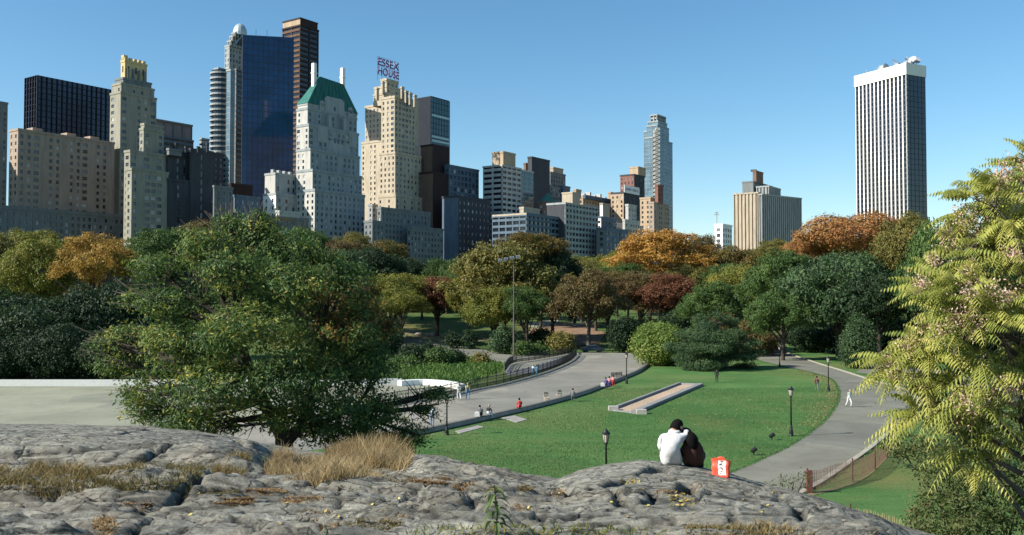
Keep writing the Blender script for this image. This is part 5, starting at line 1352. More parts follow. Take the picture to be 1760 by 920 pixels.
# ------------------------------------------------------------------ the yellowing compound-leaved tree on the right
AIL = leafmat('leaves_feather', [(.11, .165, .04), (.24, .28, .06), (.41, .41, .10), (.56, .50, .17)], .38, .45)
SEED = leafmat('seed_clusters', [(.34, .20, .15), (.50, .34, .27), (.62, .48, .38)], .2)
def feather_tree():
    rng = np.random.default_rng(14); D = 15.0; b0 = AT(1785, 900, D); gz = rz(b0.x, b0.y)
    root = empty('feather_leaved_tree', (b0.x, b0.y, gz), 'yellow-green tree with long feathery leaves and pinkish seed clusters at the right edge', 'tree')
    O = np.array([b0.x, b0.y, gz]); k = D / F
    lob = [(1650, 345, 62, 50, 0), (1620, 330, 26, 22, .5), (1740, 300, 90, 80, 1), (1605, 420, 45, 35, 0), (1700, 440, 100, 80, 0), (1590, 500, 62, 44, -.6), (1545, 470, 30, 20, 0), (1660, 560, 90, 70, -.8), (1560, 590, 70, 44, -.2), (1500, 605, 45, 22, 0),
           (1760, 560, 90, 90, 0), (1620, 660, 70, 46, -.6), (1540, 668, 48, 22, 0), (1700, 690, 80, 60, -.3), (1600, 735, 40, 30, 0), (1530, 700, 26, 12, -.3), (1840, 450, 110, 150, 1), (1860, 650, 90, 90, 0), (1800, 250, 80, 60, 1), (1640, 780, 40, 24, 0)]
    tips = []
    for (px, py, a, c, dy) in lob:
        q = AT(px + 60, py + 12, D + dy); C = np.array(q) - O
        n = int(3 + 19 * (a * c) / 5000)
        d = unit(rng.normal(size=(n, 3)) * np.array([1, 1, 1]) + np.array([-.35, -.45, .25]))
        tips += [(C + d_ * np.array([a, a * .8, c]) * k * rng.uniform(.55, .95), d_, C) for d_ in d]
    V = []; T_ = []; SV = []; ST = []
    for (p, d, C) in tips:
        tw = rng.random() * .4
        for j in range(rng.integers(4, 7)):
            a = rng.uniform(0, 6.28); rad = unit(np.array([math.cos(a), math.sin(a), .25]) + d * .9 + rng.normal(size=3) * .2)
            Ln = rng.uniform(.42, .80); nl = int(Ln / .058)
            s = np.linspace(.12, 1, nl)
            # the midrib rises, then droops
            ax = p + rad * (s * Ln)[:, None] + np.array([0, 0, -1.0]) * ((s ** 2) * Ln * rng.uniform(.25, .6))[:, None]
            tg = unit(np.gradient(ax, axis=0)); side = unit(np.cross(tg, np.array([0, 0, 1.0]))); nr = unit(np.cross(side, tg))
            ll = .125 * np.sin(np.pi * (0.18 + s * .78)) ** .6 + .012; t0 = tw + rng.random() * .3
            for sg in (-1, 1):
                dr = unit(side * sg + tg * .30 - np.array([0, 0, .75]) + rng.normal(size=(nl, 3)) * .08)
                b = tg; w = (ll * .155)[:, None]
                A0 = ax; A1 = ax + dr * ll[:, None] * .55; A2 = ax + dr * ll[:, None] * 1.05 - np.array([0, 0, 1]) * ll[:, None] * .25
                q1 = np.stack([A0 - b * w * .3, A0 + b * w * .3, A1 + b * w, A1 - b * w], 1); q2 = np.stack([A1 - b * w, A1 + b * w, A2 + b * w * .1, A2 - b * w * .1], 1)
                V += [q1, q2]; tt = np.repeat(np.clip(t0 + rng.random(nl) * .3, 0, 1), 4); T_ += [tt, tt]
            w = .004; V.append(np.stack([ax[:-1] - side[:-1] * w, ax[:-1] + side[:-1] * w, ax[1:] + side[1:] * w, ax[1:] - side[1:] * w], 1)); T_.append(np.full((nl - 1) * 4, .8))
        if rng.random() < .28:
            n = 130; c = p + d * .16 + np.array([-.05, -.12, 0]) + rng.normal(size=(n, 3)) * np.array([.085, .085, .10])
            q = ortho_quads(c, unit(rng.normal(size=(n, 3)) - np.array([0, .4, 0])), unit(rng.normal(size=(n, 3))), .024, .012, rng); SV.append(q); ST.append(np.repeat(rng.random(n), 4))
    V = np.concatenate(V).reshape(-1, 3); link('crown', np_mesh('crown', V, quads_for(V), AIL, np.concatenate(T_)), root)
    SV = np.concatenate(SV).reshape(-1, 3); link('seed_clusters', np_mesh('seed_clusters', SV, quads_for(SV), SEED, np.concatenate(ST)), root)
    mb = MB(); mb.path([(0, 0, -.4), (.05, .1, 1.2), (-.1, .2, 2.6), (.1, .3, 4.2), (.2, .4, 6)], [.13, .11, .09, .06, .02], 9)
    for (px, py, a, c, dy) in lob:
        q = Vector(np.array(AT(px + 60, py + 12, D + dy)) - O); s = Vector((0, .2, max(.6, q.z - 1.1))); mb.path([s, s.lerp(q, .5) + Vector((0, 0, -.08)), q], [.05, .03, .012], 6)
    for (p, d, C) in tips: mb.path([Vector(C), Vector(p)], [.014, .006], 4)
    mb.build('trunk', M_BARKG, root, True)
feather_tree()
LMB = leafmat('leaves_brownish', [(.04, .065, .02), (.075, .11, .03), (.11, .12, .04), (.20, .12, .06)], .3)
PAL['brownish'] = 1; LM['brownish'] = LMB
def big_shrub(label, lobs, D, pal, seed, px0, gz=0.0, size=.07, name='tall_shrub', tw=14):
    rng = np.random.default_rng(seed); c = AT(px0, 900, D); k = D / F; L = []
    for (px, py, a, h, dy) in lobs:
        q = AT(px, py, D + dy); L.append((q.x - c.x, q.y - c.y, q.z - gz, a * k, a * k, h * k))
    V, Tt = leaf_cloud(L, tw, 13, size, size * 2.4, rng, asp=.45)
    V4 = V.reshape(-1, 4, 3); keep = V4[:, 0, 2] > 0; V = V4[keep].reshape(-1, 3); Tt = Tt.reshape(-1, 4)[keep].ravel()
    root = empty(name, (c.x, c.y, gz), label, 'bush')
    link('foliage', np_mesh('foliage', V, quads_for(V), LM[pal], Tt), root)
    mb = MB()
    for l in L: mb.path([(l[0] * .3, l[1] * .3, -.2), (l[0] * .6, l[1] * .6, l[2] * .5), (l[0], l[1], l[2])], [.07, .05, .02], 5)
    mb.build('stem', M_BARK, root)
big_shrub('small-leaved brownish green shrub filling the lower right corner', [(1600, 880, 34, 40, 0), (1640, 820, 50, 50, 0), (1580, 920, 30, 30, -1), (1600, 800, 28, 26, 1), (1700, 860, 60, 70, 0), (1760, 800, 70, 70, 0), (1640, 900, 60, 50, -1), (1820, 860, 70, 80, 0)], 30, 'brownish', 3, 1680)
big_shrub('russet brown weeds on the bank above the short green slope', [(1560, 762, 36, 17, 0), (1600, 780, 34, 22, -2), (1536, 772, 20, 14, 1), (1640, 760, 50, 30, 0), (1720, 750, 60, 36, 0)], 58, 'brownish', 4, 1600, size=.13, tw=4, name='weeds')
big_shrub('thin twiggy brown bush at the left end of the slatted fence', [(1345, 832, 16, 12, 0), (1365, 826, 14, 14, 1), (1330, 838, 10, 8, 0), (1382, 822, 10, 12, 0)], 47, 'brownish', 6, 1350, size=.07, tw=3, name='twiggy_bush')

# ------------------------------------------------------------------ grass and small plants on the rock
GOLD = leafmat('dry_grass', [(.14, .10, .045), (.26, .19, .09), (.40, .30, .15), (.54, .43, .25)], .35)
GOLDG = leafmat('mixed_grass', [(.06, .07, .02), (.14, .12, .04), (.24, .17, .07), (.38, .28, .13)], .3)
REDG = leafmat('russet_moss', [(.14, .08, .04), (.25, .15, .07), (.36, .24, .11), (.46, .36, .19)], .2)
def on_poly(pts): return [on_rock(*p) for p in pts]
rf_ = lambda x, y: rock_z(x, y)
rank_green('dry_grass', on_poly([(452, 806), (470, 784), (540, 790), (600, 783), (695, 786), (702, 806), (660, 818), (600, 826), (545, 836), (480, 826)]), 42000, .25, GOLD, 'tall golden dry grass in the hollow of the rock', zf=rf_, w=.0045, lean=.85, seed=3, cull=.7)
rank_green('dry_grass', on_poly([(560, 790), (620, 783), (695, 783), (702, 800), (640, 806)]), 20000, .46, GOLD, 'taller pale tuft of dry grass at the right of the hollow', zf=rf_, w=.005, lean=.65, seed=4, cull=.8)
rank_green('mixed_grass', on_poly([(142, 846), (-60, 850), (-80, 800), (142, 806), (260, 812), (380, 800), (430, 792), (430, 806), (330, 838), (220, 852)]), 30000, .115, GOLDG, 'brown and green grass band across the rock at the left', zf=rf_, w=.0045, lean=1.0, seed=5, cull=.55)
for i, (px, py, w, h) in enumerate(((366, 846, 90, 12), (400, 864, 80, 12), (455, 846, 80, 12), (672, 822, 90, 12), (740, 826, 90, 10), (545, 884, 70, 14), (635, 902, 110, 16), (680, 892, 50, 10), (795, 836, 46, 10), (900, 842, 30, 9), (955, 850, 40, 9), (895, 873, 34, 12), (850, 842, 26, 9), (1150, 845, 46, 14), (1196, 838, 26, 14), (300, 800, 90, 8), (180, 905, 40, 30), (520, 862, 80, 8), (600, 842, 60, 9), (560, 905, 40, 10), (230, 868, 70, 8))):
    c = [on_rock(px + math.cos(a) * w / 2, py + math.sin(a) * h / 2) for a in np.linspace(0, 6.28, 9)[:-1]]
    rank_green('moss_tufts', c, int(w * h * 2.2), .035, REDG if i % 3 else GOLDG, 'short russet tufts growing in a crack of the rock', zf=rf_, w=.005, lean=1.3, seed=40 + i)
def rockpx(x0, x1, y0, y1): return [on_rock(x0, y0), on_rock(x1, y0), on_rock(x1, y1), on_rock(x0, y1)]
rank_green('weeds', rockpx(1180, 1500, 904, 935), 3600, .055, GOLDG, 'green and brown weeds along the near edge of the rock', zf=rf_, w=.004, lean=1.0, seed=6, cull=.4)
rank_green('weeds', rockpx(700, 1150, 915, 950), 1700, .06, LM['yg'], 'sparse green weeds at the near edge', zf=rf_, w=.005, lean=.9, seed=8)
YEL = leafmat('yellow_leaves', [(.35, .26, .05), (.50, .40, .09), (.62, .52, .16), (.40, .24, .06)], .2)
def litter(name, q, z, size, mat, label, seed=1):
    rng = np.random.default_rng(seed); n = len(q); c = np.stack([q[:, 0], q[:, 1], z + size * .3], 1)
    N = unit(np.array([0, 0, 1.0]) + rng.normal(size=(n, 3)) * .35); A = unit(rng.normal(size=(n, 3)))
    V = ortho_quads(c, N, A, size * rng.uniform(.6, 1.3, (n, 1)), size * .7, rng, .2).reshape(-1, 3)
    tag(link(name, np_mesh(name, V, quads_for(V), mat, np.repeat(rng.random(n), 4))), label, kind='stuff')
rng0 = np.random.default_rng(70); Q = []
for (px, py, w, h, n) in ((1082, 829, 34, 8, 60), (1172, 862, 30, 14, 60), (1158, 858, 20, 6, 22), (1178, 850, 14, 10, 28), (1150, 855, 160, 50, 26), (870, 850, 300, 50, 22), (500, 870, 500, 60, 20), (1300, 870, 240, 50, 16)):
    for i in range(n):
        p = on_rock(px + rng0.normal() * w / 3.2, py + rng0.normal() * h / 3.2); Q.append((p.x, p.y))
Q = np.array(Q); litter('fallen_leaves', Q, rock_z(Q[:, 0], Q[:, 1]), .017, YEL, 'yellow leaves caught in the cracks of the rock')
Q = []
for i in range(520):
    px = rng0.uniform(1130, 1440); py = 640 + 130 * rng0.random() ** .8; 
    if i % 3 == 0: px, py = rng0.normal(1300, 70), rng0.normal(690, 26)
    if py < 636 or py > 765 or px > 1432 - max(0, (py - 690)) * 1.1: continue
    p = G(px, py); Q.append((p.x, p.y))
Q = np.array(Q); litter('fallen_leaves', Q, np.zeros(len(Q)) + .01, .05, YEL, 'yellow leaves scattered over the lawn', 2)
PL = resample(PATH_L, 60); Q = []
for i in range(3200):
    j = rng0.integers(20, 45); p = PL[j]; o = abs(rng0.normal()) * 1.1 + .05; Q.append((p.x - o * (.9 if True else 1) + rng0.normal() * .2, p.y + rng0.normal() * .8))
Q = np.array(Q); litter('fallen_leaves', Q, np.zeros(len(Q)) + .012, .055, REDG, 'brown leaves drifted along the left edge of the walk', 3)

# the lance-leaved weed in front
def weed(px, py, h, label, seed, n=16, D0=4.2):
    p = on_rock(px, py, 3.5, 20); h = h * p.y / F; rr = random.Random(seed); root = empty('weed_plant', p, label, 'plant')
    mb = MB(); mb.path([(0, 0, -.02), (.01, 0, h * .5), (-.01, .01, h)], [.006, .005, .003], 6); mb.build('stem', LM['green'], root)
    for i in range(n):
        z = h * (.25 + .75 * i / n); a = i * 2.4 + rr.uniform(-.3, .3); L = h * rr.uniform(.34, .5) * (1 - .35 * i / n); d = Vector((math.cos(a), math.sin(a), 0)); s = Vector((-d.y, d.x, 0))
        lb = MB(); pr = None
        for k in range(7):
            t = k / 6; c = Vector((0, 0, z)) + d * L * (t * .85) + Vector((0, 0, L * (.45 * t - .95 * t * t))); w = L * .11 * math.sin(math.pi * (t * .9 + .08)) + .001; u = Vector((0, 0, w * .5))
            cur = (c - s * w + u, c, c + s * w + u)
            if pr: lb.quad(pr[0], pr[1], cur[1], cur[0]); lb.quad(pr[1], pr[2], cur[2], cur[1])
            pr = cur
        me = lb.mesh('leaf', WEEDL, True); at_ = me.attributes.new('tint', 'FLOAT', 'POINT'); at_.data.foreach_set('value', [.2 + .6 * rr.random()] * len(me.vertices)); link('leaf', me, root)
WEEDL = leafmat('weed_leaf', [(.05, .085, .03), (.09, .14, .045), (.16, .21, .08)], .3)
weed(852, 930, 92, 'tall weed with drooping lance-shaped leaves at the bottom of the rock', 2, 20)
weed(456, 806, 26, 'small bright green weed in the dark hollow beside the golden grass', 5, 12)
weed(560, 922, 18, 'tiny leafy weed at the bottom edge left of the tall weed', 6, 9)

# ------------------------------------------------------------------ park furniture
M_IRON = plain('black_iron', (.016, .019, .018), .45, .3, var=.2)
M_STEEL = plain('grey_steel', (.10, .10, .105), .5, .4); M_GLS = plain('lamp_glass', (.50, .42, .36), .3, var=.08)
def lamp(px, py, top, label, D=None, proto=[None]):
    p = G(px, py) if D is None else AT(px, py, D); p.z = 0
    h = AT(px, top, p.y).z
    root = empty('street_lamp', p, label, 'lamp post', 'park lamp posts'); s = h / 3.9
    if proto[0] is None:
        mb = MB(); mb.lathe([(.20, 0), (.20, .10), (.15, .16), (.17, .22), (.12, .62), (.09, .72), (.10, .78), (.075, .84)], n=12); base = mb.mesh('base', M_IRON, True)
        mb = MB(); mb.lathe([(.065, .84), (.052, 2.9), (.075, 2.95), (.05, 3.0), (.11, 3.10), (.12, 3.14)], n=10); mb.tube((-.22, 0, 2.78), (.22, 0, 2.78), .018); post = mb.mesh('post', M_IRON, True)
        mb = MB(); mb.lathe([(.10, 3.145), (.19, 3.58)], n=8); gl = mb.mesh('lamp_glass', M_GLS)
        mb = MB()
        for i in range(8): a = math.pi * i / 4; mb.tube((.105 * math.cos(a), .105 * math.sin(a), 3.14), (.197 * math.cos(a), .197 * math.sin(a), 3.59), .012, n=4)
        mb.lathe([(.22, 3.585), (.235, 3.63), (.15, 3.72), (.10, 3.80), (.035, 3.83), (.02, 3.90)], n=12); cap = mb.mesh('cap', M_IRON)
        proto[0] = (('base', base), ('post', post), ('lamp_glass', gl), ('cap', cap))
    for n, me in proto[0]: link(n, me, root).scale = (1, 1, s)
    if D is not None or True: pass
    return root
lamp(768, 748, 679, 'black lamp post between the big near tree and the seat wall')
lamp(1077, 660, 605, 'black lamp post at the seat wall beside the group in pink')
lamp(1340, 631, 594, 'black lamp post farthest along the walk, at the mouth of the far bend')
lamp(1424, 673, 611, 'black lamp post at the edge of the walk beside the woman in red')
lamp(1360, 750, 663, 'black lamp post standing whole on the lawn beside the near walk')
lamp(1042, 862, 736, 'black lamp post whose foot is hidden by the rock')
lamp(1720, 700, 630, 'black lamp post hidden behind the yellow-green tree')
# low flood lamps on the lawn
for (px, py, lab) in ((1327, 757, 'small black ground spotlight on the lawn left of the whole lamp post'), (1296, 783, 'small dark ground fixture on the lawn near the walk')):
    p = G(px, py); root = empty('ground_spotlight', p, lab, 'spotlight', 'ground spotlights'); mb = MB(); mb.tube((0, 0, 0), (0, 0, .28), .04); mb.build('stake', M_IRON, root)
    mb = MB(); mb.tube((-.16, 0, .26), (.16, .1, .46), .13, .17, 10); mb.build('lamp_head', M_IRON, root)
# the tall light mast
p = G(883, 612); root = empty('light_mast', p, 'very tall brown light mast with floodlights rising before the olive maple', 'light mast')
ht = AT(883, 441, p.y).z; mb = MB(); mb.tube((0, 0, -.2), (0, 0, 7), .18, .15, 10); mb.tube((0, 0, 7), (0, 0, ht), .12, .08, 10); mb.build('pole', plain('mast_brown', (.09, .075, .065), .6), root)
mb = MB(); mb.tube((-2.6, 0, ht - .6), (1.1, 0, ht - .1), .09); mb.build('crossarm', M_STEEL, root)
for x, z in ((-2.5, -.75), (-1.4, -.5), (-.3, -.3), (.8, -.1)):
    mb = MB(); mb.box(-.35, .35, -.3, .3, -.25, .3); mb.tube((0, -.3, 0), (0, -.45, -.06), .25, .32, 10); link('floodlight', mb.mesh('floodlight', plain('flood_grey', (.30, .33, .36), .4)), root, (x, 0, ht + z))
# railing along the plaza
def railing(line, label, h=1.15, every=2.4, n=200, latt=.26):
    L = resample(line, n); ln = poly_len(L); m = int(ln / every); P = resample(line, m + 1)
    o = P[0]; root = empty('railing', (o.x, o.y, 0), label, 'railing'); rel = lambda p, z=0: (p.x - o.x, p.y - o.y, tzf(p.x, p.y) + z)
    pm = MB(); pm.box(-.05, .05, -.05, .05, 0, h + .08); pm.lathe([(.07, h + .08), (.08, h + .14), (.03, h + .2)], n=8); pme = pm.mesh('post', M_IRON)
    for p in P[:99]: link('post', pme, root, rel(p, .12))
    r = MB()
    for a, b in zip(P[:-1], P[1:]):
        for z in (.22, h * .52, h + .1): r.tube(rel(a, z), rel(b, z), .032 if z < h else .045, n=5)
    r.build('rail', M_IRON, root)
    w = MB(); k = int(every / latt)
    for a, b in zip(P[:-1], P[1:]):
        for j in range(k):
            p0, p1 = a.lerp(b, j / k), a.lerp(b, (j + 1) / k); w.tube(rel(p0, .24), rel(p1, h * .52), .034, n=4, caps=False); w.tube(rel(p1, .24), rel(p0, h * .52), .034, n=4, caps=False)
            w.tube(rel(p0, h * .52), rel(p0, h + .1), .028, n=4, caps=False); c = p0.lerp(p1, .5); 
            w.tube(rel(p0, h * .8), rel(p1, h * .8), .03, n=4, caps=False)
    w.build('lattice', M_IRON, root)
RL = resample(RAIL, 60); railing([p for p in RL[10:]], 'dark iron lattice railing curving along the far side of the plaza')
railing(GP([(868, 640), (882, 626), (920, 620), (960, 613), (985, 607)]), 'second iron railing beyond the plaza by the far walk', every=2.2)
ribbon('path', GP([(872, 646), (915, 640), (950, 630), (978, 619), (987, 611)]), GP([(866, 630), (900, 618), (935, 612), (960, 609), (985, 606)]), .016, plain('shaded_stone_floor', (.12, .12, .135), .9, var=.3), n=20, k=5)  # shade of the railings put into the bluish floor colour
# rink boards
def board(line, label, h, t, mat, name='rink_board', n=80):
    o = kerb(name, line, t, h, mat, base=0.0, n=n); return tag(o, label, 'rink board')
M_WHITE = plain('white_board', (.62, .62, .58), .5, var=.08); 
board(GP([(-700, 664), (0, 664), (225, 664), (450, 663), (600, 663), (690, 662)]), 'long low white rink board at the far side of the rink', .8, .15, M_WHITE)
P5 = GP([(690, 664), (725, 662), (755, 664), (775, 667), (788, 671)])
board(P5, 'bright white curved rink board behind the strolling pair', .65, .9, plain('white_paint', (.78, .78, .74), .5, var=.05), n=20)
# bowling-strip frame in the lawn
def strip():
    A, B_, C_, D_ = G(1048, 706), G(1166, 661), G(1209, 663), G(1096, 712); root = empty('sand_strip', A, 'long low stone-edged sand strip lying slantwise in the lawn', 'sand strip')
    O = A; mb = MB(); 
    q = [A, D_, C_, B_]
    def seg(a, b, w, h, z=0):
        d = (b - a).normalized(); nn = Vector((-d.y, d.x, 0)) * w; P = [a - O, b - O, b + nn - O, a + nn - O]; mb.hexa([(p.x, p.y, -.1) for p in P] + [(p.x, p.y, h) for p in P])
    seg(A, D_, .35, .12); seg(D_, C_, .62, .30); seg(C_, B_, .4, .24); seg(B_, A, .30, .28); mb.build('stone_edge', plain('strip_stone', (.20, .20, .20), .85, var=.2, scale=1.2), root)
    s = MB(); d = (C_ - D_).normalized(); s.face([((p - O).x, (p - O).y, .05) for p in q]); s.build('sand', plain('sand', (.40, .29, .20), .95, var=.15), root)
    e = MB(); 
    for p in (A, D_): e.prism([(p.x - O.x + x, p.y - O.y + y) for x, y in ((-.1, -.25), (.8, -.25), (.8, .5), (-.1, .5))], -.1, .42)
    e.build('corner_block', plain('pale_block', (.36, .34, .30), .8), root)
strip()
# slatted snow fences
M_SLAT = plain('weathered_slat', (.15, .085, .062), .9, var=.35, scale=5); M_SLATB = plain('tan_slat', (.27, .20, .11), .9, var=.3, scale=5)
def slat_fence(line, h, label, mat, gap=.115, lean=0, gz=None):
    n = int(poly_len(line) / gap); L = resample(line, n); o = L[0]; g0 = gz or 0
    root = empty('slatted_fence', (o.x, o.y, g0), label, 'fence'); rr = random.Random(n); mb = MB()
    for i, p in enumerate(L):
        d = (L[min(i + 1, n - 1)] - L[max(0, i - 1)]).normalized(); z = tzf(p.x, p.y); w = .015; hh = h * rr.uniform(.95, 1.04) + .08 * math.sin(i * .05); t = Vector((-d.y, d.x)) * .006
        a = p - d * w - o; b_ = p + d * w - o; lx = rr.uniform(-.02, .02); P = [(a.x - t.x, a.y - t.y), (b_.x - t.x, b_.y - t.y), (b_.x + t.x, b_.y + t.y), (a.x + t.x, a.y + t.y)]
        mb.hexa([(x, y, .06) for x, y in P] + [(x + lx, y, hh) for x, y in P])
    for f in (.25, .55, .85):
        for a, b_ in zip(L[:-1:3], L[3::3]): mb.tube((a.x - o.x, a.y - o.y, h * f), (b_.x - o.x, b_.y - o.y, h * f), .008, n=3, caps=False)
    mb.build('slats', mat, root); m = max(2, int(poly_len(line) / 3.4))
    pm = MB(); pm.box(-.035, .035, -.035, .035, -.1, h + .18); pe = pm.mesh('post', plain('post_brown', (.10, .05, .035), .8))
    for p in resample(line, m): link('post', pe, root, (p.x - o.x, p.y - o.y, 0))
    return root
fl = GP([(1388, 848), (1402, 846), (1452, 833), (1490, 818), (1520, 792), (1538, 770)])
r1 = slat_fence(fl, 1.2, 'reddish slatted snow fence along the foot of the walk', M_SLAT)
mb = MB(); mb.box(-.16, .16, -.12, .12, 0, 1.25); link('end_post', mb.mesh('end_post', plain('dark_red_wood', (.13, .045, .035), .8)), r1, (0.1, 0, 0))
fl2 = [AT(1462, 900, 42.5), AT(1490, 900, 42), AT(1550, 900, 40), AT(1640, 900, 38.5)]
slat_fence([Vector((p.x, p.y, 0)) for p in fl2], 1.25, 'tan slatted fence beyond the lower edge of the rock', M_SLATB)
tag(ribbon('dry_bank', resample(fl, 40), [p + Vector((-.5, -1.0)) for p in resample(fl, 40)], .03, plain('dry_grass_soil', (.17, .14, .06), .95, var=.4, scale=1), n=30, k=2), kind='structure')
# park bench
M_WOOD = plain('bench_wood', (.10, .065, .045), .8, var=.3, scale=6)
def bench(px, py, rz_, label):
    p = G(px, py); root = empty('park_bench', p, label, 'bench', 'park benches', rz_)
    mb = MB()
    for i in range(4): mb.box(-.9, .9, -.22 + i * .12, -.13 + i * .12, .43, .46)
    mb.build('seat', M_WOOD, root); mb = MB()
    for i in range(3): mb.box(-.9, .9, .25 + i * .015, .28 + i * .015, .52 + i * .13, .61 + i * .13)
    mb.build('backrest', M_WOOD, root)
    for x in (-.8, 0, .8):
        mb = MB(); mb.tube((x, -.2, 0), (x, -.2, .45), .03); mb.tube((x, .25, 0), (x, .3, .9), .03); mb.tube((x, -.22, .42), (x, .27, .42), .025); mb.build('leg', M_IRON, root)
bench(1062, 652, R(30), 'dark park bench just right of the group in pink')
def chair(px, py, rz_, label):
    p = G(px, py); p.z = .02; root = empty('folding_chair', p, label, 'chair', 'folding chairs by the seat wall', rz_); M = plain('pale_wood', (.42, .33, .22), .7)
    mb = MB(); mb.box(-.26, .26, -.24, .22, .44, .47); mb.build('seat', M, root)
    mb = MB(); mb.box(-.26, .26, .26, .28, .78, 1.02); mb.box(-.26, .26, .25, .27, .58, .68); mb.build('backrest', M, root)
    for s in (-1, 1):
        for a, c in (((s * .25, -.26, 0), (s * .25, .24, .62)), ((s * .25, .3, 0), (s * .25, .27, 1.0))): mb = MB(); mb.tube(a, c, .025); mb.build('leg', M, root)
chair(940, 692, R(20), 'pale folding chair nearest the red-jacketed person'); chair(960, 687, R(200), 'pale folding chair beside the seated dark figure')
# the parked car under the trees
def car():
    p = G(1018, 606); p.z = tzf(p.x, p.y); root = empty('parked_car', p, 'dark blue-grey car parked in the shade beyond the plaza end', 'car', rz=R(12))
    paint = plain('car_paint', (.07, .09, .13), .3, .2, var=.05)
    prof = [(-2.2, .35), (-2.25, .75), (-1.9, .95), (-1.3, 1.02), (-.75, 1.42), (.7, 1.45), (1.35, 1.0), (2.1, .88), (2.25, .6), (2.2, .35)]
    bm = MB(); n = len(prof)
    for k, (y0, y1, s) in enumerate(((-.85, .85, 1),)):
        i = len(bm.v); bm.v += [(x, y0 * (.82 if z > 1.1 else 1), z) for x, z in prof] + [(x, y1 * (.82 if z > 1.1 else 1), z) for x, z in prof]
        for j in range(n): bm.f.append((i + j, i + (j + 1) % n, i + n + (j + 1) % n, i + n + j)); bm.m.append(0)
        bm.f.append(tuple(i + j for j in range(n))[::-1]); bm.f.append(tuple(i + n + j for j in range(n))); bm.m += [0, 0]
    bm.build('body', paint, root)
    for s in (-1, 1):
        w = MB(); y = s * .80; w.face([(-1.15, s * .852, 1.04), (1.2, s * .852, 1.04), (.65, s * .73, 1.38), (-.7, s * .73, 1.36)]); w.build('window', G_BLACK, root)
        for x in (-1.4, 1.4):
            w = MB(); w.tube((x, s * .68, .33), (x, s * .88, .33), .33, n=16); t = w.build('wheel', plain('tyre', (.02, .02, .02), .8), root); w = MB(); w.tube((x, s * .88, .33), (x, s * .895, .33), .2, n=12); w.build('rim', M_STEEL, t)
        w = MB(); w.box(2.2, 2.27, s * .62 - .15, s * .62 + .15, .6, .74); w.build('headlight', M_GLS, root)
    w = MB(); w.face([(-1.32, -.78, 1.05), (-1.32, .78, 1.05), (-.80, .68, 1.40), (-.80, -.68, 1.40)]); w.build('windscreen', G_BLACK, root)
car()
# boulders on the far lawn
def boulder(px, py, w, label, seed, h=.6):
    p = on_ground(px, py)
    z = tzf(p.x, p.y); bm = bmesh.new(); bmesh.ops.create_icosphere(bm, subdivisions=3, radius=1)
    for v in bm.verts:
        d = mnoise.noise(v.co * 1.6 + Vector((seed, 0, 0))) * .35 + mnoise.noise(v.co * 4 + Vector((seed, 0, 0))) * .12; v.co *= 1 + d; v.co.x *= w; v.co.y *= w * .7; v.co.z *= h
    me = bpy.data.meshes.new('boulder'); bm.to_mesh(me); bm.free(); me.materials.append(plain('pink_boulder', (.30, .25, .22), .9, var=.25, scale=2)); tag(link('boulder', me, None, (p.x, p.y, z + h * .25)), label, 'boulder', 'boulders on the far lawn')
boulder(745, 577, 1.6, 'pale pinkish boulder on the far lawn', 1); boulder(722, 577, 1.5, 'shaded grey boulder left of the pinkish one', 2); boulder(985, 560, 3.2, 'flat pale outcrop in the brown shade under the trees', 3, .5)

# blades over the nearer part of the lawn and a ragged fringe where turf meets the walk
def in_lawn(q):
    L = resample(PATH_L, 80); W_ = resample(WALL, 80)
    P = [(p.x, p.y) for p in W_[30:]] + [(p.x, p.y) for p in L[12:70]] ; P = np.array(P + [(0, 44), (-20, 44)]); ins = np.zeros(len(q), bool); j = len(P) - 1
    for i in range(len(P)):
        a, b_ = P[i], P[j]; c = ((a[1] > q[:, 1]) != (b_[1] > q[:, 1])) & (q[:, 0] < (b_[0] - a[0]) * (q[:, 1] - a[1]) / (b_[1] - a[1] + 1e-12) + a[0]); ins ^= c; j = i
    return ins
rg = np.random.default_rng(77); q = np.stack([rg.uniform(-22, 40, 330000), 44 + 66 * rg.random(330000) ** 1.25], 1); q = q[in_lawn(q)][:120000]
TURF = leafmat('turf_blades', [(.030, .085, .022), (.050, .130, .035), (.085, .175, .055), (.14, .19, .07)], .3)
blades('lawn_grass', q, np.full(len(q), .01), .085, TURF, rg, .022, .6, 'short blades of the mown lawn', patch=3.0)
Q = []
for line, sg in ((PATH_L, -1), (PATH_R, 1)):
    L = resample(line, 1400)
    for i in range(1, 1399):
        d = (L[i + 1] - L[i - 1]).normalized(); nn = Vector((-d.y, d.x))
        for k in range(7):
            o = (rg.normal() * .10) + .0; o = o + (.42 if sg > 0 else 0); p = L[i] + nn * o + d * rg.uniform(-.05, .05); Q.append((p.x, p.y))
Q = np.array(Q); blades('grass_fringe', Q, tz(Q[:, 0], Q[:, 1]) + .02, .10, TURF, rg, .03, .8, 'ragged fringe of grass along the walk')
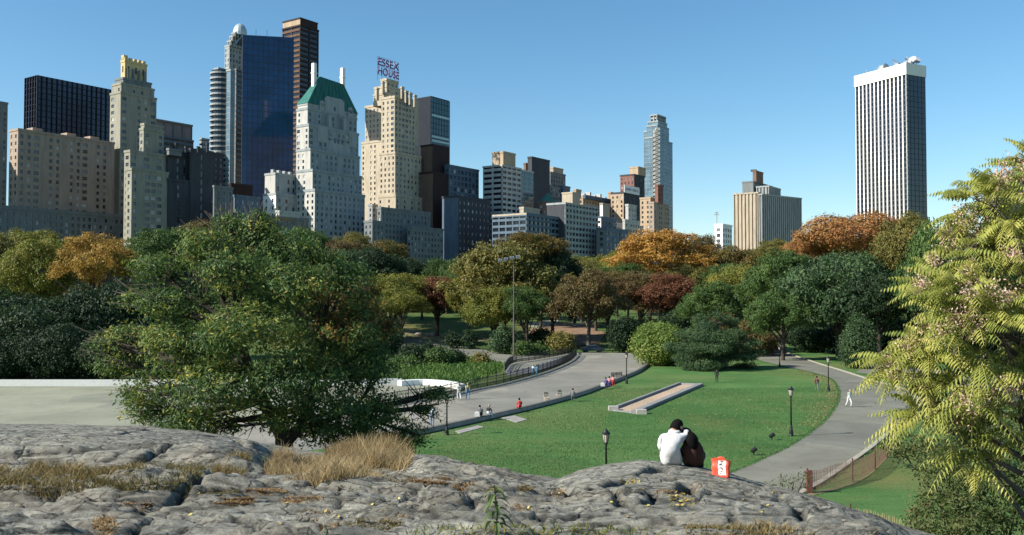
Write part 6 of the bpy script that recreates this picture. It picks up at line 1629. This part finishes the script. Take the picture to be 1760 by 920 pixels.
# ------------------------------------------------------------------ people
SKINM = plain('skin', (.40, .24, .17), .6, var=.05); HAIRM = plain('dark_hair', (.004, .0035, .003), .9, var=.3, scale=30, spec=.15); HAIRL = plain('light_hair', (.25, .20, .13), .6, var=.2, scale=30)
def cloth(name, col): return plain(name, col, .9, var=.12, scale=9, bump=.3)
def rotz(p, a): return Vector((p[0] * math.cos(a) - p[1] * math.sin(a), p[0] * math.sin(a) + p[1] * math.cos(a), p[2]))
def skinned(joints, bones, sub=2):
    """grow one continuous body over the bones"""
    names = list(joints); me = bpy.data.meshes.new('body')
    me.from_pydata([joints[n][0] for n in names], [(names.index(a), names.index(b)) for a, b, _ in bones], [])
    o = bpy.data.objects.new('body', me); COL.objects.link(o)
    md = o.modifiers.new('skin', 'SKIN'); md.use_smooth_shade = True; md.branch_smoothing = .6
    for i, n in enumerate(names):
        r = joints[n][1]; d = me.skin_vertices[0].data[i]; d.radius = r if isinstance(r, tuple) else (r, r); d.use_root = (n == 'pelvis')
    ms = o.modifiers.new('s', 'SUBSURF'); ms.levels = sub; ms.render_levels = sub
    dg = bpy.context.evaluated_depsgraph_get(); dg.update()
    out = bpy.data.meshes.new_from_object(o.evaluated_get(dg)); bpy.data.objects.remove(o); bpy.data.meshes.remove(me)
    return out
def seg_d(p, a, b):
    ab = b - a; t = max(0, min(1, (p - a).dot(ab) / max(1e-9, ab.length_squared))); return (p - a - ab * t).length
def head_mesh(c, look, r=.105, tilt=0.0):
    """a skull with nose, chin and ears; look is the way the face points"""
    bm = bmesh.new(); bmesh.ops.create_uvsphere(bm, u_segments=18, v_segments=14, radius=1)
    for v in bm.verts:
        x, y, z = v.co          # the face looks along -y
        if z < 0: x *= 1 - .28 * (-z); y *= 1 - .10 * (-z)
        if y < -.6 and abs(x) < .28 and -.35 < z < .25: y -= .28 * (1 - abs(x) / .28) * (1 - abs(z + .12) / .42)      # nose
        if y < -.6 and abs(abs(x) - .38) < .2 and abs(z - .12) < .16: y += .09                                      # eye sockets
        if y < -.5 and z < -.62: y -= .10                                                                          # chin
        if abs(x) > .9 and abs(y) < .3 and abs(z) < .3: x *= 1.14                                                  # ears
        v.co = (x * r * .80, y * r * .98, z * r * 1.22)
    a = math.atan2(look[0], -look[1]) if False else math.atan2(look[1], look[0]) + math.pi / 2
    M = Matrix.Translation(c) @ Matrix.Rotation(a, 4, 'Z') @ Matrix.Rotation(tilt, 4, 'X'); bmesh.ops.transform(bm, matrix=M, verts=bm.verts)
    return bm, M
def hair_mesh(M, r, mat, long=0.0):
    bm = bmesh.new(); bmesh.ops.create_uvsphere(bm, u_segments=18, v_segments=14, radius=1)
    kill = [v for v in bm.verts if (v.co.y < -.25 and v.co.z < .42 - (v.co.y + .25) * .3 and abs(v.co.x) < .9) or (v.co.z < -.45 - long)]
    bmesh.ops.delete(bm, geom=kill, context='VERTS')
    for v in bm.verts:
        k = 1.09 + .05 * mnoise.noise(v.co * 5); x, y, z = v.co * k
        if long and z < 0: z *= 1 + long * 2.2; y += .12
        v.co = (x * r * .82, y * r * 1.0, z * r * 1.22)
    bmesh.ops.solidify(bm, geom=bm.faces[:], thickness=r * .08)
    bmesh.ops.transform(bm, matrix=M, verts=bm.verts); me = bpy.data.meshes.new('hair'); bm.to_mesh(me); bm.free(); me.materials.append(mat)
    me.polygons.foreach_set('use_smooth', [True] * len(me.polygons)); return me
def person(loc, label, J, mats, groups, look=(0, -1), tilt=0, r=.105, hair=HAIRM, long=0.0, rz_=0, scale=1.0, group=None, extra=None, sub=2, fold=0.0):
    """J: joint -> (position, radius); groups: list of (bone list, material index)"""
    bones = [(a, b, m) for m, bl in enumerate(groups) for a, b in bl]
    me = skinned(J, bones, sub)
    hc = Vector(J['head'][0]); hb, M = head_mesh(hc, look, r, tilt)
    bm = bmesh.new(); bm.from_mesh(me)
    if fold:
        bm.normal_update()
        for v in bm.verts: v.co += v.normal * (mnoise.noise(v.co * 9) * fold + mnoise.noise(v.co * 21) * fold * .5)
    segs = [(Vector(J[a][0]), Vector(J[b][0]), m, min(x if not isinstance(x, tuple) else x[0] for x in (J[a][1], J[b][1]))) for a, b, m in bones]
    for f in bm.faces:
        c = f.calc_center_median(); f.material_index = min(segs, key=lambda s: seg_d(c, s[0], s[1]) - s[3] * .6)[2]; f.smooth = True
    n0 = len(bm.verts); tmp = bpy.data.meshes.new('h'); hb.to_mesh(tmp); hb.free(); k = len(bm.faces); bm.from_mesh(tmp); bpy.data.meshes.remove(tmp)
    bm.faces.ensure_lookup_table()
    for f in bm.faces[k:]: f.material_index = 0; f.smooth = True
    me.materials.clear()
    for m in mats: me.materials.append(m)
    bm.to_mesh(me); bm.free(); me.name = 'person'
    root = tag(link('person', me, None, loc), label, 'person', group); root.rotation_euler = (0, 0, rz_); root.scale = (scale,) * 3
    link('hair', hair_mesh(M, r, hair, long), root)
    return root
# the groups: 0 skin, 1 top, 2 trousers, 3 shoes
def std_groups(shorts=False):
    return [[('neck', 'head'), ('wrL', 'haL'), ('wrR', 'haR')],
            [('waist', 'chest'), ('chest', 'neck'), ('chest', 'shL'), ('chest', 'shR'), ('shL', 'elL'), ('elL', 'wrL'), ('shR', 'elR'), ('elR', 'wrR')],
            [('pelvis', 'waist'), ('pelvis', 'hiL'), ('pelvis', 'hiR'), ('hiL', 'knL'), ('knL', 'anL'), ('hiR', 'knR'), ('knR', 'anR')],
            [('anL', 'toL'), ('anR', 'toR')]]
def pose(kind='stand', st=.0, lean=0.0):
    """faces -y; x is the figure's own left"""
    if kind in ('stand', 'walk'):
        s = .26 if kind == 'walk' else .04
        J = dict(pelvis=((0, 0, .95), (.155, .12)), waist=((0, -.01 - lean * .3, 1.12), (.145, .11)), chest=((0, -lean * .7, 1.33), (.17, .12)), neck=((0, -lean, 1.47), .055), head=((0, -.02 - lean * 1.2, 1.60), .06),
                 shL=((.18, -lean * .8, 1.40), .065), elL=((.235, .03 + s * .5 - lean, 1.14), .048), wrL=((.22, -.06 + s * .6 - lean, .90), .034), haL=((.21, -.09 + s * .6 - lean, .80), (.028, .040)),
                 shR=((-.18, -lean * .8, 1.40), .065), elR=((-.235, -s * .4 - lean, 1.14), .048), wrR=((-.22, -.12 - s * .8 - lean, .92), .034), haR=((-.21, -.16 - s * .8 - lean, .83), (.028, .040)),
                 hiL=((.095, 0, .88), .098), knL=((.105, -s, .49), .066), anL=((.10, -s * .8, .085), .045), toL=((.115, -s * .8 - .17, .035), .036),
                 hiR=((-.095, 0, .88), .098), knR=((-.105, s * .3, .50), .066), anR=((-.10, s * 1.25, .11), .045), toR=((-.115, s * 1.25 - .16, .04), .036))
    else:      # sitting on a 0.45 m ledge
        J = dict(pelvis=((0, 0, .12), (.17, .14)), waist=((0, .0 - lean * .4, .28), (.15, .12)), chest=((0, -lean, .50), (.17, .13)), neck=((0, -lean * 1.4 - .02, .64), .055), head=((0, -lean * 1.7 - .05, .77), .06),
                 shL=((.18, -lean * 1.1, .56), .065), elL=((.25, -.10 - lean, .32), .05), wrL=((.14, -.30 - lean, .22), .035), haL=((.07, -.37 - lean, .21), (.028, .04)),
                 shR=((-.18, -lean * 1.1, .56), .065), elR=((-.25, -.10 - lean, .32), .05), wrR=((-.14, -.30 - lean, .22), .035), haR=((-.07, -.37 - lean, .21), (.028, .04)),
                 hiL=((.10, -.04, .10), .10), knL=((.14, -.46, .12), .068), anL=((.12, -.50, -.34), .045), toL=((.13, -.67, -.40), .036),
                 hiR=((-.10, -.04, .10), .10), knR=((-.14, -.46, .12), .068), anR=((-.12, -.44, -.34), .045), toR=((-.13, -.61, -.40), .036))
    return J
WHT = cloth('white_cloth', (.66, .65, .62)); YELC = cloth('yellow_cloth', (.50, .42, .16)); JEAN = cloth('blue_denim', (.09, .16, .27)); BLK = cloth('black_cloth', (.016, .015, .017)); REDC = cloth('red_cloth', (.48, .035, .03)); TEAL = cloth('blue_green_cloth', (.05, .14, .19))
PINK = cloth('pink_cloth', (.52, .20, .20)); PURP = cloth('purple_cloth', (.12, .08, .22)); BRN = cloth('brown_jacket', (.050, .016, .009)); GRY = cloth('grey_cloth', (.13, .13, .13)); PALEJ = cloth('pale_blue_cloth', (.45, .52, .56)); SHOE = cloth('shoe', (.04, .035, .03)); MARO = cloth('maroon_cloth', (.16, .045, .04))
def stand(px, py, label, top, trou, rz_, kind='stand', hair=HAIRM, scale=1.0, lean=0.02, long=0.0, sh=SHOE, z=.022, group=None):
    p = G(px, py); p.z = z; return person(p, label, pose(kind, lean=lean), [SKINM, top, trou, sh], std_groups(), rz_=rz_, hair=hair, scale=scale, long=long, sub=1, group=group)
stand(789, 687, 'person in a white top and white trousers strolling on the plaza', WHT, WHT, R(200), 'walk', HAIRL, .98)
stand(804, 687, 'person in a yellow top and blue jeans beside the one in white', YELC, JEAN, R(195), 'walk', HAIRL, 1.0)
stand(922, 649, 'person in blue-green leaning at the railing', TEAL, TEAL, R(150), lean=.10, scale=.98)
stand(916, 648, 'paler companion at the railing left of the person in blue-green', PALEJ, JEAN, R(160), lean=.06, scale=.95, hair=HAIRL)
stand(743, 733, 'person in blue jeans half hidden by the near tree branch', PALEJ, JEAN, R(180))
stand(1232, 658, 'person in long black clothes standing on the lawn by the pine', BLK, BLK, R(170), scale=1.02, z=0)
stand(1404, 673, 'person in a red-brown top and dark trousers at the lawn edge', MARO, GRY, R(170), 'walk', z=.01)
stand(1459, 700, 'stooping person in a pale blue top and white trousers on the walk', PALEJ, WHT, R(20), 'walk', HAIRL, lean=.16)
def sit(px, py, label, top, trou, rz_, hair=HAIRM, lean=.10, z=.47, long=0.0, group=None, scale=1):
    p = G(px, py, z); return person(p, label, pose('sit', lean=lean), [SKINM, top, trou, SHOE], std_groups(), rz_=rz_, hair=hair, lean_=0, long=long) if False else person(p, label, pose('sit', lean=lean), [SKINM, top, trou, SHOE], std_groups(), rz_=rz_, hair=hair, long=long, sub=1, scale=scale)
sit(894, 701, 'person in a bright red jacket sitting on the seat wall', REDC, REDC, R(200), long=.1)
sit(839, 713, 'person in black with pale trousers on the seat wall near the paving slabs', BLK, PALEJ, R(150), hair=HAIRL)
sit(827, 715, 'hunched person in dark clothes at the left of the seated pair', GRY, BLK, R(200), lean=.2)
sit(984, 683, 'person in dark grey sitting on the seat wall beside the folding chairs', GRY, GRY, R(170), lean=.16)
sit(1042, 662, 'person in purple sitting left in the pink-clad group', PURP, PURP, R(190)); sit(1047, 660, 'person in a pink top in the middle of the seated group', PINK, PURP, R(170), long=.1); sit(1053, 658, 'person in a deep pink jacket right in the seated group', PINK, REDC, R(160))
mb = MB(); mb.box(-.22, .22, -.12, .12, 0, .34); mb.box(-.16, .16, -.09, .09, .34, .40); mb.tube((-.1, 0, .40), (.1, 0, .40), .02)
tag(link('bag', mb.mesh('bag', WHT), None, tuple(G(1036, 664, .46))), 'white bag on the seat wall left of the pink-clad group', 'bag')
tag(link('bag', mb.mesh('bag', WHT), None, tuple(G(820, 716, .46))), 'white bag on the seat wall beside the hunched person', 'bag')

# the couple on the rock
CD = 15.4
cp = AT(1156, 797, CD); cz = rz(cp.x, cp.y) - .045
def U(px, py, dy=0): q = AT(px, py, CD + dy); return Vector((q.x - cp.x, q.y - cp.y, q.z - cz))
def fingers(J, bones, wrist, palm, d, up, n='f', ln=.075):
    side = d.cross(up).normalized()
    for i in range(4):
        b_ = palm + side * (.030 - .020 * i); l = ln * (.85, 1, .95, .75)[i]
        J[n + str(i) + 'a'] = (tuple(b_ + d * .015), .0095); J[n + str(i) + 'b'] = (tuple(b_ + d * (.015 + l * .5) + up * .004), .0088); J[n + str(i) + 'c'] = (tuple(b_ + d * (.015 + l * .85) - up * .022), .0075)
        bones += [(palm_n(n), n + str(i) + 'a'), (n + str(i) + 'a', n + str(i) + 'b'), (n + str(i) + 'b', n + str(i) + 'c')]
    J[n + 'ta'] = (tuple(palm + side * .035 - d * .035), .011); J[n + 'tb'] = (tuple(palm + side * .062 - d * .005 - up * .01), .009); bones += [(palm_n(n), n + 'ta'), (n + 'ta', n + 'tb')]
def palm_n(n): return 'ha' + n[-1]
base = U(1156, 797); gz0 = 0.0
A = dict(pelvis=(U(1153, 790), (.235, .18)), waist=(U(1150, 772), (.245, .17)), low=(U(1150, 778, .02), (.24, .17)), chest=(U(1153, 757, .05), (.21, .16)), neck=(U(1159, 743, .08), .085), head=(U(1163, 735, .13), .07),
         shL=(U(1139, 751, .05), .095), elL=(U(1137, 770, .22), .075), wrL=(U(1147, 778, .42), .045), haL=(U(1155, 778, .48), (.03, .045)),
         shR=(U(1171, 749, .04), .085), elR=(U(1183, 750, .02), .068), wrR=(U(1178, 741, .10), .045), haR=(U(1173, 737, .16), (.030, .040)),
         hiL=(U(1146, 792, .12), .12), knL=(U(1146, 774, .52), .085), anL=(U(1148, 800, .80), .055), toL=(U(1149, 803, .98), .04),
         hiR=(U(1163, 792, .12), .12), knR=(U(1166, 774, .52), .085), anR=(U(1166, 800, .80), .055), toR=(U(1166, 803, .98), .04))
gA = std_groups(); gA[0] = [('neck', 'head')]; gA[0] += [('wrL', 'haL'), ('wrR', 'haR')]; gA[1] += [('pelvis', 'waist'), ('pelvis', 'hiL'), ('pelvis', 'hiR')]; [gA[2].remove(q) for q in (('pelvis', 'waist'), ('pelvis', 'hiL'), ('pelvis', 'hiR'))]; del A['low']
fb = []; d = (Vector(A['haR'][0]) - Vector(A['wrR'][0])).normalized(); fingers(A, fb, 'wrR', Vector(A['haR'][0]), d, Vector((0, -.6, .8)), 'fR'); d = (Vector(A['haL'][0]) - Vector(A['wrL'][0])).normalized(); fingers(A, fb, 'wrL', Vector(A['haL'][0]), d, Vector((0, 0, 1)), 'fL')
gA[0] += fb
WJ = plain('white_jacket', (.58, .575, .57), .8, var=.06, scale=8, bump=.25)
a_ = person(tuple(Vector((cp.x, cp.y, cz))), 'person in a white jacket sitting on the rock with an arm round the other', A, [SKINM, WJ, JEAN, SHOE], gA, look=(.75, .6), tilt=R(35), r=.112, fold=.016)
# collar and hem as clothing pieces
mb = MB(); n_ = Vector(A['neck'][0]) + Vector((0, 0, -.005)); mb.lathe([(.105, -.03), (.10, .02), (.085, .045), (.075, .02)], c=tuple(n_), n=16); mb.build('collar', WJ, a_, True)
B = dict(pelvis=(U(1192, 793, .02), (.20, .18)), waist=(U(1190, 775, .04), (.19, .16)), chest=(U(1187, 764, .07), (.18, .15)), neck=(U(1182, 754, .10), .07), head=(U(1180, 750, .13), .06),
         shL=(U(1176, 765, .1), .07), elL=(U(1174, 779, .28), .06), wrL=(U(1180, 786, .45), .04), haL=(U(1186, 786, .52), (.028, .04)),
         shR=(U(1198, 764, .08), .085), elR=(U(1204, 780, .14), .068), wrR=(U(1200, 788, .36), .042), haR=(U(1196, 786, .46), (.028, .04)),
         hiL=(U(1184, 795, .12), .12), knL=(U(1184, 776, .50), .08), anL=(U(1186, 801, .72), .05), toL=(U(1187, 804, .9), .04),
         hiR=(U(1201, 796, .10), .13), knR=(U(1204, 778, .48), .085), anR=(U(1204, 802, .70), .05), toR=(U(1205, 805, .88), .04))
gB = std_groups(); gB[1] += [('pelvis', 'waist'), ('pelvis', 'hiL'), ('pelvis', 'hiR')]; [gB[2].remove(q) for q in (('pelvis', 'waist'), ('pelvis', 'hiL'), ('pelvis', 'hiR'))]
fb = []; d = (Vector(B['haR'][0]) - Vector(B['wrR'][0])).normalized(); fingers(B, fb, 'wrR', Vector(B['haR'][0]), d, Vector((0, 0, 1)), 'fR'); d = (Vector(B['haL'][0]) - Vector(B['wrL'][0])).normalized(); fingers(B, fb, 'wrL', Vector(B['haL'][0]), d, Vector((0, 0, 1)), 'fL'); gB[0] += fb
b_ = person(tuple(Vector((cp.x, cp.y, cz))), 'person with long dark hair in a brown jacket leaning on the one in white', B, [SKINM, BRN, BLK, SHOE], gB, look=(-.6, .7), tilt=R(20), r=.112, fold=.014, long=.55)
# long hair falling over the back: one soft mass of strands
bm = bmesh.new(); bmesh.ops.create_icosphere(bm, subdivisions=4, radius=1); h0, h1 = U(1184, 747, .09), U(1192, 766, .02)
ax = (h1 - h0); ln = ax.length; Q4 = ax.to_track_quat('-Z', 'Y')
for v in bm.verts:
    an = math.atan2(v.co.y, v.co.x); v.co *= 1 + .06 * mnoise.noise(Vector((an * 3.5, 0, v.co.z * .6))) + .03 * math.sin(an * 19 + v.co.z * 2)
    wv = 1.0 - .22 * (-v.co.z if v.co.z < 0 else 0); v.co = Q4 @ Vector((v.co.x * .118 * wv, v.co.y * .10 * wv, v.co.z * (ln * .5 + .06))) + (h0 + h1) / 2 + Vector((0, -.04, 0))
me = bpy.data.meshes.new('hair'); bm.to_mesh(me); bm.free(); me.materials.append(HAIRM); me.polygons.foreach_set('use_smooth', [True] * len(me.polygons)); link('hair', me, b_)

# the red and white carrier bag
bp = on_rock(1239, 819, 8, 20); root = empty('shopping_bag', (bp.x, bp.y, bp.z - .012), 'crumpled red and white carrier bag standing on the rock beside the couple', 'bag', rz=R(-22))
W_, D_b, Hb = .12, .055, .27
M_REDB = plain('red_bag', (.72, .085, .04), .4, var=.12, scale=14); M_WB = plain('white_print', (.80, .76, .72), .4, var=.05); M_BK = plain('black_print', (.02, .02, .02), .5)
bm = bmesh.new(); nx, nz = 10, 12
def bagp(u, v, s):   # u around, v up
    ax = [(-1, -1), (1, -1), (1, 1), (-1, 1)][int(u) % 4]; bx = [(-1, -1), (1, -1), (1, 1), (-1, 1)][(int(u) + 1) % 4]; f = u - int(u)
    x, y = ax[0] * (1 - f) + bx[0] * f, ax[1] * (1 - f) + bx[1] * f; k = 1 + .10 * v; dd = 1 - .55 * v
    cr = .012 * mnoise.noise(Vector((x * 2, y * 2, v * 3))) + .006 * mnoise.noise(Vector((x * 5, y * 5, v * 8)))
    return Vector((x * W_ * k + cr, y * D_b * dd + cr * 1.3, v * Hb + (.02 * math.sin(x * 3 + 1) - .03 * x if v > .95 else 0)))
vs = [[bm.verts.new(bagp(j / 8 * 1.0, i / nz, 1)) for j in range(32)] for i in range(nz + 1)]
for i in range(nz):
    for j in range(32): bm.faces.new((vs[i][j], vs[i][(j + 1) % 32], vs[i + 1][(j + 1) % 32], vs[i + 1][j]))
bm.faces.new(vs[0][::-1])
me = bpy.data.meshes.new('bag_body'); bm.to_mesh(me); bm.free(); me.materials.append(M_REDB); me.polygons.foreach_set('use_smooth', [True] * len(me.polygons)); link('bag_body', me, root)
def front(x, z, o=.002): p = bagp((x / W_ + 1) / 2 * .999, z / Hb, 1); return (p.x, p.y - o, p.z)
def patch(x0, x1, z0, z1, mat, name, o, k=6):
    mb = MB()
    for i in range(k):
        for j in range(k):
            a, b2, c, d2 = x0 + (x1 - x0) * i / k, x0 + (x1 - x0) * (i + 1) / k, z0 + (z1 - z0) * j / k, z0 + (z1 - z0) * (j + 1) / k
            mb.quad(front(a, c, o), front(b2, c, o), front(b2, d2, o), front(a, d2, o))
    return mb
mb = patch(-.03, .078, .04, .25, M_WB, 'p', .002); mb.f += []; mb.build('white_panel', M_WB, root, True)
mb = MB()
for (x, z, w, h) in ((.0, .235, .035, .012), (.01, .21, .05, .010), (-.012, .185, .03, .016), (.02, .17, .022, .012), (-.01, .14, .045, .010), (.0, .12, .012, .03), (.028, .115, .012, .026), (-.005, .085, .035, .012), (.0, .06, .02, .012)):
    mb.quad(front(x, z, .004), front(x + w, z, .004), front(x + w, z + h, .004), front(x, z + h, .004))
mb.build('lettering', M_BK, root)
for s in (-1, 1):
    mb = MB(); y = s * D_b * .42; mb.path([(-.05, y, Hb - .01), (-.045, y * 1.1, Hb + .02), (0, y * 1.3, Hb + .03), (.045, y * 1.1, Hb + .02), (.05, y, Hb - .01)], [.005] * 5, 5); mb.build('handle', M_REDB, root)
